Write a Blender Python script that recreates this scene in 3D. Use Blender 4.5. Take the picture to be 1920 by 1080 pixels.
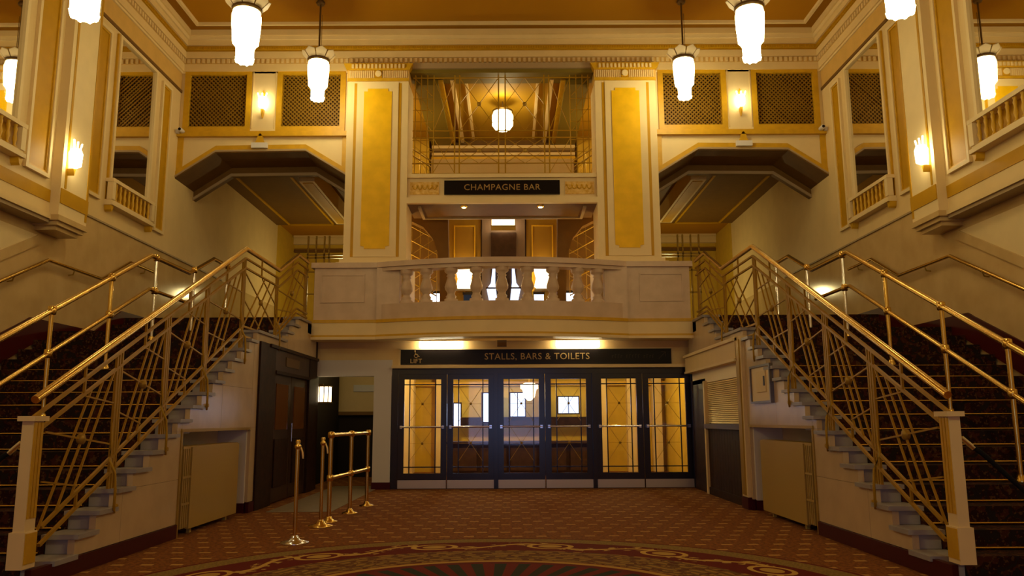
import bpy, bmesh, math, random
from mathutils import Vector
random.seed(7)
for o in list(bpy.data.objects): bpy.data.objects.remove(o)
SC = bpy.context.scene; COL = SC.collection; PI = math.pi
# ------------------------------------------------------------------ camera, world, lights, exposure
cd = bpy.data.cameras.new('camera'); cam = bpy.data.objects.new('camera', cd); COL.objects.link(cam)
cd.sensor_width = 36; cd.lens = 1514 / 1920 * 36; cd.clip_start = .05; cd.clip_end = 200
def cam_axes(p, y, r):
    f = Vector((math.sin(y)*math.cos(p), math.cos(y)*math.cos(p), math.sin(p))); rt = Vector((math.cos(y), -math.sin(y), 0)); up = rt.cross(f)
    return math.cos(r)*rt + math.sin(r)*up, -math.sin(r)*rt + math.cos(r)*up, f
_a, _b, _f = cam_axes(math.radians(9.32), math.radians(.158), math.radians(-.302))
from mathutils import Matrix
cam.matrix_world = Matrix(((_a.x, _b.x, -_f.x, .147), (_a.y, _b.y, -_f.y, 0), (_a.z, _b.z, -_f.z, 1.2755), (0, 0, 0, 1)))
SC.camera = cam
W = bpy.data.worlds.new('world'); SC.world = W; W.use_nodes = True
W.node_tree.nodes['Background'].inputs[0].default_value = (.46, .52, .9, 1); W.node_tree.nodes['Background'].inputs[1].default_value = .05
SC.view_settings.view_transform = 'Standard'; SC.view_settings.look = 'None'; SC.view_settings.gamma = 1
SC.view_settings.use_curve_mapping = False; SC.view_settings.exposure = 0.42
WARM = (1, .79, .33)
def point(name, loc, power, r=.1, col=WARM):
    l = bpy.data.lights.new(name, 'POINT'); l.energy = power; l.shadow_soft_size = r; l.color = col
    o = bpy.data.objects.new(name, l); o.location = loc; COL.objects.link(o)
point('upper_gallery_fill', (4.6, 22.2, 4.8), 55); point('upper_gallery_fill', (-4.6, 22.2, 4.8), 55)  # off-view fill points, added to light the far galleries
point('entrance_hall_fill', (3.6, 2.6, 5.2), 95); point('entrance_hall_fill', (-3.6, 2.6, 5.2), 95)  # unseen fill points added behind the camera to warm the foreground
point('upper_hall_light', (0, 17.9, 4.0), 7); point('passage_fill', (-3.1, 17.6, 2.4), 9)  # passage point has no fixture, added to brighten the dark passage
point('bar_light', (2.6, 18.0, 7.4), 26); point('bar_light', (-2.6, 18.0, 7.4), 26)
point('bar_lamp_glow', (0, 17.2, 8.3), 7, .12)
point('gallery_light', (2.7, 17.6, 4.6), 30); point('gallery_light', (-2.7, 17.6, 4.6), 30)
point('foyer_light', (2.6, 18.4, 2.5), 60); point('foyer_light', (-.9, 18.6, 2.5), 60)
al = bpy.data.lights.new('entrance_door_daylight', 'AREA'); al.shape = 'RECTANGLE'; al.size = 3.2; al.size_y = 2.6; al.energy = 34; al.color = (.42, .52, 1)
ao = bpy.data.objects.new('entrance_door_daylight', al); ao.location = (0, -2.8, 1.6); ao.rotation_euler = (PI/2, 0, 0); COL.objects.link(ao)
LAMP = 17.0; SCONCE = 14.0
# ------------------------------------------------------------------ materials
def nodes(name):
    m = bpy.data.materials.new(name); m.use_nodes = True; n = m.node_tree.nodes; return m, n, m.node_tree.links, n['Principled BSDF']
def mat(name, c, rough=.5, metal=0, noise=0, scale=6, c2=None, spec=.2, bump=0, detail=4):
    m, n, L, p = nodes(name)
    p.inputs['Base Color'].default_value = (*c, 1); p.inputs['Roughness'].default_value = rough; p.inputs['Metallic'].default_value = metal
    p.inputs['Specular IOR Level'].default_value = spec
    if noise or c2:
        tc = n.new('ShaderNodeTexCoord'); t = n.new('ShaderNodeTexNoise'); t.inputs['Scale'].default_value = scale; t.inputs['Detail'].default_value = detail
        L.new(tc.outputs['Object'], t.inputs['Vector'])
        r = n.new('ShaderNodeValToRGB'); r.color_ramp.elements[0].position = .35; r.color_ramp.elements[1].position = .65
        a = c2 or tuple(x*(1-noise) for x in c); r.color_ramp.elements[0].color = (*a, 1); r.color_ramp.elements[1].color = (*c, 1)
        L.new(t.outputs['Fac'], r.inputs[0]); L.new(r.outputs[0], p.inputs['Base Color'])
        if bump:
            b = n.new('ShaderNodeBump'); b.inputs['Strength'].default_value = bump; b.inputs['Distance'].default_value = .01
            L.new(t.outputs['Fac'], b.inputs['Height']); L.new(b.outputs[0], p.inputs['Normal'])
    return m
def emit(name, c, s):
    m = bpy.data.materials.new(name); m.use_nodes = True; n = m.node_tree.nodes; n.clear()
    e = n.new('ShaderNodeEmission'); o = n.new('ShaderNodeOutputMaterial'); e.inputs[0].default_value = (*c, 1); e.inputs[1].default_value = s
    m.node_tree.links.new(e.outputs[0], o.inputs[0]); return m
CREAM = mat('cream_paint', (.76, .57, .27), .55, noise=.05, scale=3)
CREAM2 = mat('pale_cream_paint', (.80, .63, .33), .5, noise=.05, scale=3)
PEACH = mat('frieze_paint', (.68, .43, .12), .6, noise=.1, scale=4)
GOLD = mat('gold_paint', (.64, .36, .010), .45, noise=.12, scale=8, spec=.4)
GOLDP = mat('gold_panel_paint', (.88, .52, .005), .5, noise=.14, scale=4)
OCHRE = mat('ochre_panel_paint', (.54, .285, .005), .5, noise=.1, scale=4)
CEIL = mat('amber_ceiling_paint', (.42, .19, .003), .7, noise=.06, scale=.6)
CEILD = mat('dark_amber_border_paint', (.29, .125, .003), .7)
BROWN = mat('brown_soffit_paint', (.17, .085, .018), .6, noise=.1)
TAUPE = mat('taupe_trim_paint', (.40, .29, .16), .5)
MARB = mat('stair_marble', (.60, .45, .27), .22, noise=.10, scale=3.2, detail=8, spec=.5)
MARBW = mat('wall_marble', (.62, .44, .20), .13, c2=(.55, .38, .16), scale=2.6, detail=8, spec=.14)
MARBB = mat('balcony_marble', (.64, .48, .34), .3, c2=(.56, .41, .28), scale=4, detail=8)
STEPM = mat('pale_step_marble', (.34, .31, .31), .3, noise=.1)
JOINT = mat('joint_mortar', (.30, .22, .15), .8)
WHITE = mat('white_paint', (.70, .66, .62), .5)
BRASS = mat('polished_brass', (.80, .54, .14), .24, 1)
BRASSD = mat('aged_brass_paint', (.40, .25, .04), .38, .35)
RAILM = mat('railing_gilt_paint', (.40, .225, .012), .42, .15)
CHROME = mat('chrome', (.75, .74, .75), .2, 1)
WOOD = mat('dark_stained_wood', (.042, .018, .009), .5, spec=.1, noise=.4, scale=9)
WOOD2 = mat('dark_door_panel_wood', (.06, .028, .014), .4, noise=.3, scale=9)
NAVY = mat('dark_lacquered_door_frame', (.016, .012, .022), .22, spec=.6)
BLACK = mat('black_sign_board', (.009, .006, .005), .3, spec=.15)
MAROON = mat('maroon_skirting_paint', (.060, .004, .004), .4)
LETTER = mat('gilt_lettering', (.42, .27, .10), .4, .2)
RADM = mat('radiator_enamel', (.42, .28, .07), .4)
SHUT = mat('lamplit_shutter_aluminium', (.92, .76, .42), .4, .25)  # lamp reflections on the slats are put into this bright gold
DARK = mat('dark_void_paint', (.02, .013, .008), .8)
OLIVE = mat('olive_beam_paint', (.20, .14, .02), .6)
MIRR = mat('mirror_glass', (.86, .84, .78), .015, 1)
ROPE = mat('black_rope_velvet', (.008, .008, .01), .9)
YELLOW = mat('warm_yellow_wall_paint', (.62, .40, .04), .6, noise=.08)
PETAL = mat('frosted_petal_glass', (.62, .50, .32), .4)
LEAD = mat('bronze_lamp_metal', (.16, .10, .04), .4, .6)
HOLE = mat('dark_grille_backing', (.045, .018, .002), .9)
GRILL = mat('grille_gilt_wire', (.26, .135, .010), .5)
GLOW = emit('lamp_glass_glow', (1, .83, .43), LAMP)
GLOW2 = emit('sconce_glass_glow', (1, .83, .45), SCONCE)
GLOWW = emit('upper_lamp_glow', (1, .74, .40), 5)
TUBE = emit('fluorescent_tube_glow', (1, .86, .55), 12)
SKYW = emit('daylight_window_glow', (.58, .70, 1), 1.9)
SKYW2 = emit('bright_daylight_window_glow', (.8, .88, 1), 3)
SPOT = emit('spotlight_glow', (1, .7, .3), 9)
# glass
GLASS = bpy.data.materials.new('door_glass'); GLASS.use_nodes = True
_n = GLASS.node_tree.nodes; _n.clear(); _o = _n.new('ShaderNodeOutputMaterial'); _m = _n.new('ShaderNodeMixShader'); _t = _n.new('ShaderNodeBsdfTransparent'); _g = _n.new('ShaderNodeBsdfGlossy'); _fr = _n.new('ShaderNodeFresnel')
_g.inputs['Roughness'].default_value = .03; _fr.inputs[0].default_value = 1.5
GLASS.node_tree.links.new(_fr.outputs[0], _m.inputs[0]); GLASS.node_tree.links.new(_t.outputs[0], _m.inputs[1]); GLASS.node_tree.links.new(_g.outputs[0], _m.inputs[2]); GLASS.node_tree.links.new(_m.outputs[0], _o.inputs[0])
class NG:  # tiny node-graph helper for patterned carpets
    def __init__(s, name, rough=.9):
        s.m, s.n, s.L, s.p = nodes(name); s.p.inputs['Roughness'].default_value = rough; s.p.inputs['Specular IOR Level'].default_value = .15
        tc = s.n.new('ShaderNodeTexCoord'); sp = s.n.new('ShaderNodeSeparateXYZ'); s.L.new(tc.outputs['Object'], sp.inputs[0]); s.v = tc.outputs['Object']
        s.x, s.y, s.z = sp.outputs
    def f(s, op, a, b=None, c=None):
        q = s.n.new('ShaderNodeMath'); q.operation = op
        for i, v in enumerate((a, b, c)):
            if v is None: continue
            if isinstance(v, (int, float)): q.inputs[i].default_value = v
            else: s.L.new(v, q.inputs[i])
        return q.outputs[0]
    def mix(s, f, a, b):
        q = s.n.new('ShaderNodeMix'); q.data_type = 'RGBA'; s.L.new(f, q.inputs[0]) if not isinstance(f, (int, float)) else setattr(q.inputs[0], 'default_value', f)
        for i, v in ((6, a), (7, b)):
            if isinstance(v, tuple): q.inputs[i].default_value = (*v, 1)
            else: s.L.new(v, q.inputs[i])
        return q.outputs[2]
    def noise(s, scale, det=3):
        q = s.n.new('ShaderNodeTexNoise'); q.inputs['Scale'].default_value = scale; q.inputs['Detail'].default_value = det; s.L.new(s.v, q.inputs['Vector']); return q.outputs['Fac']
    def band(s, v, a, b): return s.f('MULTIPLY', s.f('GREATER_THAN', v, a), s.f('LESS_THAN', v, b))
    def out(s, c):
        s.L.new(c, s.p.inputs['Base Color']); b = s.n.new('ShaderNodeBump'); b.inputs['Strength'].default_value = .3; b.inputs['Distance'].default_value = .01
        s.L.new(s.noise(220, 2), b.inputs['Height']); s.L.new(b.outputs[0], s.p.inputs['Normal']); return s.m
g = NG('foyer_carpet')
CB = (.23, .078, .011); CB2 = (.145, .045, .008); TAN = (.50, .30, .06); RED = (.11, .006, .002); OL = (.17, .11, .025); DKB = (.028, .012, .006)
base = g.mix(g.f('GREATER_THAN', g.noise(26, 3), .5), CB2, CB)
row = g.f('FLOOR', g.f('DIVIDE', g.y, .34)); odd = g.f('MULTIPLY', g.f('MODULO', g.f('ABSOLUTE', row), 2), .135)
fx = g.f('FRACT', g.f('DIVIDE', g.f('ADD', g.f('ADD', g.x, 50), odd), .27)); fy = g.f('FRACT', g.f('DIVIDE', g.y, .34))
dash = g.f('MULTIPLY', g.band(fx, .28, .70), g.band(fy, .40, .56))
base = g.mix(dash, base, (.46, .25, .06))
cy = 6.0; dy = g.f('SUBTRACT', g.y, cy); R_ = g.f('SQRT', g.f('ADD', g.f('MULTIPLY', g.x, g.x), g.f('MULTIPLY', dy, dy))); A_ = g.f('ARCTAN2', g.x, dy)
wob = g.f('MULTIPLY', g.f('SINE', g.f('MULTIPLY', A_, 14)), .10)
rb = g.f('ADD', R_, wob)
ns = g.noise(9, 4)
scroll = g.f('GREATER_THAN', g.f('SINE', g.f('ADD', g.f('MULTIPLY', ns, 26), g.f('MULTIPLY', A_, 8))), .55)
c = base
c = g.mix(g.band(R_, 0, 3.20), c, RED)
c = g.mix(g.band(R_, 2.92, 3.16), c, g.mix(g.f('GREATER_THAN', g.noise(40), .5), OL, (.25, .15, .035)))
uu = g.f('MULTIPLY', g.f('SUBTRACT', g.f('FRACT', g.f('DIVIDE', g.f('ADD', A_, 6.3), 2*PI/14)), .5), 1.18); rr_ = g.f('SUBTRACT', R_, 2.66)
wave = g.f('ABSOLUTE', g.f('SUBTRACT', rr_, g.f('MULTIPLY', g.f('SINE', g.f('MULTIPLY', A_, 14)), .13)))
dd = g.f('SQRT', g.f('ADD', g.f('MULTIPLY', g.f('MULTIPLY', uu, uu), .5), g.f('MULTIPLY', rr_, rr_)))
inb = g.band(R_, 2.42, 2.90)
c = g.mix(g.f('MULTIPLY', inb, g.f('LESS_THAN', wave, .03)), c, TAN)
c = g.mix(g.f('MULTIPLY', g.f('MULTIPLY', inb, g.f('LESS_THAN', wave, .12)), g.f('GREATER_THAN', ns, .56)), c, (.42, .26, .06))
c = g.mix(g.band(dd, .13, .17), c, TAN); c = g.mix(g.band(dd, .0, .13), c, RED); c = g.mix(g.band(dd, .0, .085), c, (.42, .25, .05))
stripe = g.f('GREATER_THAN', g.f('SINE', g.f('ADD', g.f('MULTIPLY', R_, 70), g.f('MULTIPLY', g.f('SINE', g.f('MULTIPLY', A_, 24)), 1.5))), 0)
c = g.mix(g.band(R_, 1.80, 2.36), c, g.mix(stripe, (.14, .07, .016), g.mix(g.f('GREATER_THAN', ns, .52), (.30, .16, .03), (.10, .02, .006))))
c = g.mix(g.band(R_, 1.70, 1.78), c, (.42, .24, .045))
c = g.mix(g.band(R_, 1.60, 1.70), c, RED)
ray = g.f('GREATER_THAN', g.f('SINE', g.f('MULTIPLY', A_, 46)), 0)
c = g.mix(g.band(R_, 0, 1.60), c, g.mix(ray, (.13, .008, .003), (.02, .022, .012)))
CARPET = g.out(c)
g = NG('stair_carpet')
n1 = g.noise(14, 4); n2 = g.noise(30, 3)
c = g.mix(g.f('GREATER_THAN', n1, .52), (.022, .005, .003), (.055, .013, .005))
c = g.mix(g.f('GREATER_THAN', n2, .58), c, (.085, .038, .012))
wv = g.f('GREATER_THAN', g.f('SINE', g.f('ADD', g.f('MULTIPLY', g.x, 16), g.f('MULTIPLY', g.noise(5), 20))), .6)
c = g.mix(wv, c, (.018, .010, .008))
STCARP = g.out(c)
# ------------------------------------------------------------------ mesh helpers
class MB:
    def __init__(s): s.v = []; s.f = []; s.sm = []
    def add(s, vs, fs, smooth=False):
        k = len(s.v); s.v += [tuple(map(float, p)) for p in vs]; s.f += [tuple(i+k for i in q) for q in fs]; s.sm += [smooth]*len(fs); return s
    def box(s, x0, x1, y0, y1, z0, z1):
        x0, x1 = sorted((x0, x1)); y0, y1 = sorted((y0, y1)); z0, z1 = sorted((z0, z1))
        return s.add([(x0,y0,z0),(x1,y0,z0),(x1,y1,z0),(x0,y1,z0),(x0,y0,z1),(x1,y0,z1),(x1,y1,z1),(x0,y1,z1)],
                     [(0,3,2,1),(4,5,6,7),(0,1,5,4),(1,2,6,5),(2,3,7,6),(3,0,4,7)])
    def prism(s, poly, ax, a, b):   # poly in the two other axes (in xyz order), extruded along ax
        n = len(poly)
        def P(u, v, w): return (w, u, v) if ax == 'x' else (u, w, v) if ax == 'y' else (u, v, w)
        vs = [P(u, v, a) for u, v in poly] + [P(u, v, b) for u, v in poly]
        return s.add(vs, [tuple(range(n)), tuple(range(2*n-1, n-1, -1))] + [(i, (i+1) % n, n+(i+1) % n, n+i) for i in range(n)])
    def tube(s, pts, r, n=8, closed=False):
        pts = [Vector(p) for p in pts]; rings = []; m = len(pts)
        for i, p in enumerate(pts):
            if closed: d = (pts[(i+1) % m]-pts[i-1])
            else: d = (pts[min(i+1, m-1)]-pts[max(i-1, 0)])
            d.normalize(); ref = Vector((0, 0, 1)) if abs(d.z) < .9 else Vector((0, 1, 0))
            a = d.cross(ref).normalized(); b = a.cross(d).normalized(); rings.append((p, a, b))
        vs = []; fs = []
        for p, a, b in rings:
            for k in range(n):
                t = 2*PI*(k+.5)/n; vs.append(p + a*math.cos(t)*r + b*math.sin(t)*r)
        for i in range(m if closed else m-1):
            j = (i+1) % m
            for k in range(n): fs.append((i*n+k, i*n+(k+1) % n, j*n+(k+1) % n, j*n+k))
        s.add(vs, fs, n > 4)
        if not closed: s.add(vs[:n] + vs[-n:], [tuple(range(n)), tuple(range(2*n-1, n-1, -1))])
        return s
    def lathe(s, prof, c=(0, 0, 0), n=16, smooth=True, ax='z', rot=0):
        vs = []; m = len(prof)
        for r, z in prof:
            for k in range(n):
                t = 2*PI*k/n + rot; u, v = r*math.cos(t), r*math.sin(t)
                p = (u, v, z) if ax == 'z' else (u, z, v) if ax == 'y' else (z, u, v)
                vs.append((c[0]+p[0], c[1]+p[1], c[2]+p[2]))
        fs = [(i*n+k, i*n+(k+1) % n, (i+1)*n+(k+1) % n, (i+1)*n+k) for i in range(m-1) for k in range(n)]
        s.add(vs, fs, smooth); s.add(vs[:n]+vs[-n:], [tuple(range(n)), tuple(range(n, 2*n))]); return s
    def build(s, name, m, parent=None, kind=None, label=None):
        me = bpy.data.meshes.new(name); o = bpy.data.objects.new(name, me); COL.objects.link(o)
        off = Vector((0, 0, 0))
        if parent is not None:
            o.parent = parent; q = parent
            while q is not None: off += q.location; q = q.parent
        me.from_pydata([tuple(Vector(p)-off) for p in s.v], [], s.f)
        for p, sm in zip(me.polygons, s.sm): p.use_smooth = sm
        bm = bmesh.new(); bm.from_mesh(me); bmesh.ops.recalc_face_normals(bm, faces=bm.faces); bm.to_mesh(me); bm.free()
        me.materials.append(m)
        if kind: o['kind'] = kind
        if label: o['label'] = label
        return o
def tag(o, label=None, cat=None, group=None, kind=None):
    if label: o['label'] = label
    if cat: o['category'] = cat
    if group: o['group'] = group
    if kind: o['kind'] = kind
    return o
def thing(name, label, cat, loc=(0, 0, 0), group=None, kind=None):
    o = bpy.data.objects.new(name, None); COL.objects.link(o); o.location = loc; return tag(o, label, cat, group, kind)
def copy_tree(o, parent=None, loc=None):
    c = o.copy(); COL.objects.link(c); c.parent = parent
    if loc is not None: c.location = loc
    for ch in list(o.children): copy_tree(ch, c)
    return c
def text(name, s, loc, size, m, parent, ext=.004, font_scale_x=1.0, align='CENTER', bold=.0):
    cu = bpy.data.curves.new(name, 'FONT'); cu.body = s; cu.size = size; cu.extrude = ext; cu.align_x = align; cu.align_y = 'CENTER'; cu.offset = bold; cu.resolution_u = 3
    cu.space_character = 1.08; cu.small_caps_scale = .8
    o = bpy.data.objects.new(name, cu); COL.objects.link(o); dg = bpy.context.evaluated_depsgraph_get(); me = bpy.data.meshes.new_from_object(o.evaluated_get(dg))
    bpy.data.objects.remove(o); me.name = name; me.materials.clear(); me.materials.append(m)
    o = bpy.data.objects.new(name, me); COL.objects.link(o); o.rotation_euler = (PI/2, 0, 0); o.scale = (font_scale_x, 1, 1)
    o.parent = parent; o.location = Vector(loc) - parent.location; o['kind'] = 'stuff'; return o
SIDE = {-1: 'lift-door', 1: 'ticket-kiosk'}
XS, XW, XN, YG = 3.6, 6.74, 6.5, 16.1
Y0, RUN, RISE = 6.53, .3374, .1639
NOSE = [Y0 + RUN*k for k in range(1, 17)] + [13.45, 13.85, 14.25]      # y of step k=1..19
def hz(k): return RISE*k
def prof(y):
    h = 0
    for i, n in enumerate(NOSE):
        if y >= n - 1e-6: h = hz(i+1)
    return h
# ------------------------------------------------------------------ structure
tag(MB().box(-8, 8, -3, 25, -.2, 0).build('floor', CARPET), kind='structure')
# ceiling with rib
cl = MB().box(-7.2, 7.2, -3, 25, 9.46, 9.6).build('ceiling', CEIL, kind='structure')
def ring(s0, s1, z0, z1, y0=-3):
    m = MB()
    for s in (-1, 1): m.prism([(s*(XW-s0), y0), (s*(XW-s1), y0), (s*(XW-s1), YG-s1), (s*(XW-s0), YG-s0)], 'z', z0, z1)
    m.prism([(-(XW-s0), YG-s0), (-(XW-s1), YG-s1), (XW-s1, YG-s1), (XW-s0, YG-s0)], 'z', z0, z1); return m
ring(.0, .40, 9.42, 9.46).build('trim_1', CEILD, kind='structure')
ring(.40, .46, 9.40, 9.46).build('trim_2', CREAM2, kind='structure')
corn = [(-.02, .03, 8.52, 8.56, CREAM2, 'cream_bead'), (-.02, .06, 8.56, 8.72, CREAM, 'cream_band'), (-.02, .05, 8.72, 8.84, PEACH, 'dentil_course'), (-.02, .10, 8.84, 8.98, CREAM, 'cream_fillet'),
        (-.02, .07, 8.98, 9.02, OCHRE, 'gold_line'), (-.02, .11, 9.02, 9.08, GOLD, 'gold_bead'), (-.02, .09, 9.08, 9.11, OCHRE, 'gold_line'), (-.02, .13, 9.11, 9.22, CREAM, 'cream_cove'),
        (-.02, .17, 9.22, 9.30, CREAM2, 'cream_step'), (-.02, .21, 9.30, 9.42, CREAM, 'cream_cove')]
co = thing('trim_3', None, None, (0, YG, 8.5), kind='structure')
for s0, s1, z0, z1, m, nm in corn: ring(s0, s1, z0, z1).build(nm, m, co)
d = MB()
for i in range(130):
    x = -XW + .12 + i*.104; d.box(x, x+.055, YG-.085, YG-.045, 8.735, 8.825)
for s in (-1, 1):
    for i in range(70): y = 8.8+i*.104; d.box(s*(XW-.045), s*(XW-.085), y, y+.055, 8.735, 8.825)
d.build('dentil', CREAM, co, kind='stuff')
d = MB()
for i in range(260): x = -XW + .12 + i*.052; d.box(x, x+.03, YG-.125, YG-.105, 9.03, 9.075)
for s in (-1, 1):
    for i in range(140): y = 8.8+i*.052; d.box(s*(XW-.105), s*(XW-.125), y, y+.03, 9.03, 9.075)
d.build('gilt_bead', OCHRE, co, kind='stuff')
# side walls
for s, nm in ((-1, 'left'), (1, 'right')):
    w = thing('wall_'+nm, None, None, (s*XW, 10, 0), kind='structure')
    MB().box(s*XW, s*(XW+.3), -3, 25, 0, 4.60).build('marble_dado', MARBW, w)
    MB().box(s*XW, s*(XW+.3), 12.1, 25, 4.60, 8.13).build('painted_wall', CREAM, w)
    MB().box(s*XW, s*(XW+.3), -3, 25, 8.13, 9.6).build('frieze', PEACH, w)
    MB().box(s*(XW-.02), s*(XW), 12.1, YG, 8.10, 8.16).build('frieze_line', BROWN, w)
    m = MB(); m.box(s*(XW-.012), s*(XW+.02), 12, 19, 4.62, 4.80); m.build('dado_band', CREAM, w)
    MB().box(s*(XW-.025), s*(XW-.0), 12, 19, 4.60, 4.63).build('dado_bead', TAUPE, w)
    # near bay standing proud above the marble
    MB().box(s*XN, s*(XW+.3), -3, 11.35, 4.22, 8.13).build('near_bay_wall', CREAM, w)
    MB().box(s*(XN-.01), s*XN, -3, 11.32, 4.42, 4.60).build('gold_band', OCHRE, w)
    MB().box(s*(XN-.05), s*XN, -3, 11.32, 4.17, 4.24).build('lower_moulding', CREAM, w)
    MB().box(s*(XN-.02), s*(XW+.02), -3, 11.32, 4.12, 4.17).build('under_moulding', TAUPE, w)
    MB().box(s*XN, s*(XN-.015), -3, 11.32, 8.05, 8.13).build('frieze_line', BROWN, w)
    # sloped end of the marble with the painted wall above it
    sl = .4858; yb = 11.5
    MB().prism([(yb, 3.98), (yb-7, 3.98), (yb-7, 3.98-7*sl)], 'x', s*(XW-.01), s*XW).build('painted_panel', CREAM2, w)
    MB().prism([(yb, 3.98), (yb-7, 3.98-7*sl), (yb-7, 3.98-7*sl-.16), (yb+.06, 3.86)], 'x', s*(XW-.03), s*XW).build('sloped_coping', MARBW, w)
    # pier
    p = thing('pilaster', ('Tall cream pilaster with wall lamp above the marble, ' + ('lift-door side' if s < 0 else 'ticket-kiosk side')), 'pilaster', (s*6.4, 11.7, 4.1), 'pilasters between the mirror bays', 'structure')
    XP = 6.36
    MB().box(s*XP, s*XW, 11.33, 12.10, 4.22, 8.14).build('shaft', CREAM2, p)
    MB().box(s*(XP-.008), s*XP, 11.42, 11.47, 4.66, 8.13).build('gilt_strip', OCHRE, p); MB().box(s*(XP-.008), s*XP, 12.04, 12.09, 4.3, 8.13).build('gilt_strip', OCHRE, p)
    MB().box(s*(XP-.012), s*XP, 11.34, 12.10, 4.42, 4.64).build('gold_band', OCHRE, p)
    MB().box(s*(XP-.02), s*XW, 11.31, 12.12, 4.16, 4.24).box(s*(XP+.02), s*XW, 11.36, 12.08, 4.10, 4.16).box(s*(XP+.07), s*XW, 11.42, 12.02, 4.04, 4.10).build('corbel', MARBW, p)
    # skirting up the stair wall
    sk = [(5.6, .12), (11.35, 2.70), (11.49, 2.77), (13.3, 2.77), (14.17, 3.22), (19, 3.22)]
    MB().prism(sk + [(19, 2.9), (14.3, 2.9), (13.3, 2.4), (11.6, 2.4), (6.5, 0), (5.6, 0)], 'x', s*(XW-.03), s*(XW)).build('baseboard_'+nm, MAROON, kind='structure')
def framed_panel(x, s, y0, y1, z0, z1, label, mt=OCHRE):   # recessed gilt panel on a side wall
    t = thing('wall_panel', label, 'panel', (s*x, (y0+y1)/2, z0), 'gilt panels on the side walls')
    m = MB(); f = .055
    for a, b, c_, d_ in ((y0, y1, z0, z0+f), (y0, y1, z1-f, z1), (y0, y0+f, z0+f, z1-f), (y1-f, y1, z0+f, z1-f)): m.box(s*x, s*(x-.05), a, b, c_, d_)
    m.build('frame', CREAM2, t)
    m = MB(); e = f
    for a, b, c_, d_ in ((y0+e, y1-e, z0+e, z0+e+.03), (y0+e, y1-e, z1-e-.03, z1-e), (y0+e, y0+e+.03, z0+e+.03, z1-e-.03), (y1-e-.03, y1-e, z0+e+.03, z1-e-.03)): m.box(s*x, s*(x-.03), a, b, c_, d_)
    m.build('gilt_bead', GOLD, t)
    MB().box(s*x, s*(x-.012), y0+.085, y1-.085, z0+.085, z1-.085).build('panel', mt, t)
def baluster_small(m, x, y, z, h):
    m.lathe([(.03, 0), (.03, .04*h), (.015, .12*h), (.032, .35*h), (.018, .6*h), (.028, .8*h), (.018, .9*h), (.03, h)], (x, y, z), 8)
def mirror(x, s, y0, y1, z0, z1, zb, label, lab2):
    t = thing('wall_mirror', label, 'mirror', (s*x, (y0+y1)/2, z0), 'tall mirrors on the side walls')
    MB().box(s*x, s*(x-.02), y0, y1, z0, z1).build('glass', MIRR, t); f = .06
    m = MB()
    for a, b, c_, d_ in ((y0-f, y1+f, z1, z1+f), (y0-f, y0, z0, z1), (y1, y1+f, z0, z1)): m.box(s*x, s*(x-.06), a, b, c_, d_)
    m.build('frame', CREAM2, t); g_ = .035
    for a, b, c_, d_ in ((y0-f-g_, y0-f, z0, z1+f), (y1+f, y1+f+g_, z0, z1+f)): MB().box(s*x, s*(x-.035), a, b, c_, d_).build('gilt_bead', GOLD, t)
    b = thing('false_balcony', lab2, 'balustrade', (s*x, (y0+y1)/2, zb), 'small balustrades under the mirrors')
    X = x-.10; MB().box(s*(x), s*(X-.045), y0-.12, y1+.12, z0-.06, z0).build('handrail', CREAM2, b)
    MB().box(s*x, s*(X-.05), y0-.12, y1+.12, zb, zb+.06).box(s*x, s*(X-.02), y0-.1, y1+.1, zb+.06, zb+.10).build('plinth', CREAM2, b)
    MB().box(s*(x-.005), s*(x), y0-.1, y1+.1, zb+.1, z0-.06).build('back_board', OCHRE, b)
    for yy in (y0-.06, y1+.06):
        MB().box(s*(X-.04), s*(X+.06), yy-.05, yy+.05, zb+.10, z0-.06).build('end_post', CREAM2, b)
        MB().prism([(yy-.05, zb), (yy+.05, zb), (yy+.03, zb-.08), (yy, zb-.11), (yy-.03, zb-.08)], 'x', s*x, s*(X-.02)).build('bracket', GOLD, b)
    n = int((y1-y0)/.15)
    for i in range(n): m = MB(); baluster_small(m, s*X, y0+(i+.5)*(y1-y0)/n, zb+.1, z0-.06-zb-.1); m.build('baluster', GOLD, b)
for s in (-1, 1):
    w = SIDE[s]+' side'
    framed_panel(XW, s, 12.56, 13.10, 4.96, 7.95, 'Narrow gilt panel between lamp pilaster and far mirror, '+w)
    framed_panel(XW, s, 15.16, 15.60, 4.93, 7.97, 'Narrow gilt panel beside the grille corner, '+w)
    framed_panel(XN, s, 10.62, 11.20, 4.74, 8.0, 'Gilt panel between near mirror and lamp pilaster, '+w)
    mirror(XW, s, 13.42, 14.82, 5.40, 7.98, 4.93, 'Tall mirror between two gilt panels on the far wall bay, '+w, 'Small balustrade under the far tall mirror, '+w)
    mirror(XN, s, 8.6, 10.32, 5.25, 8.0, 4.78, 'Large mirror cut by the edge of the picture, '+w, 'Balustrade under the mirror at the picture edge, '+w)
wf = thing('wall_front', None, None, (0, -3.1, 0), kind='structure')
MB().box(-7, 7, -3.3, -3.0, 3.0, 9.6).box(-7, -3.6, -3.3, -3.0, 0, 3.0).box(3.6, 7, -3.3, -3.0, 0, 3.0).build('painted_wall', CREAM, wf)
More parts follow.
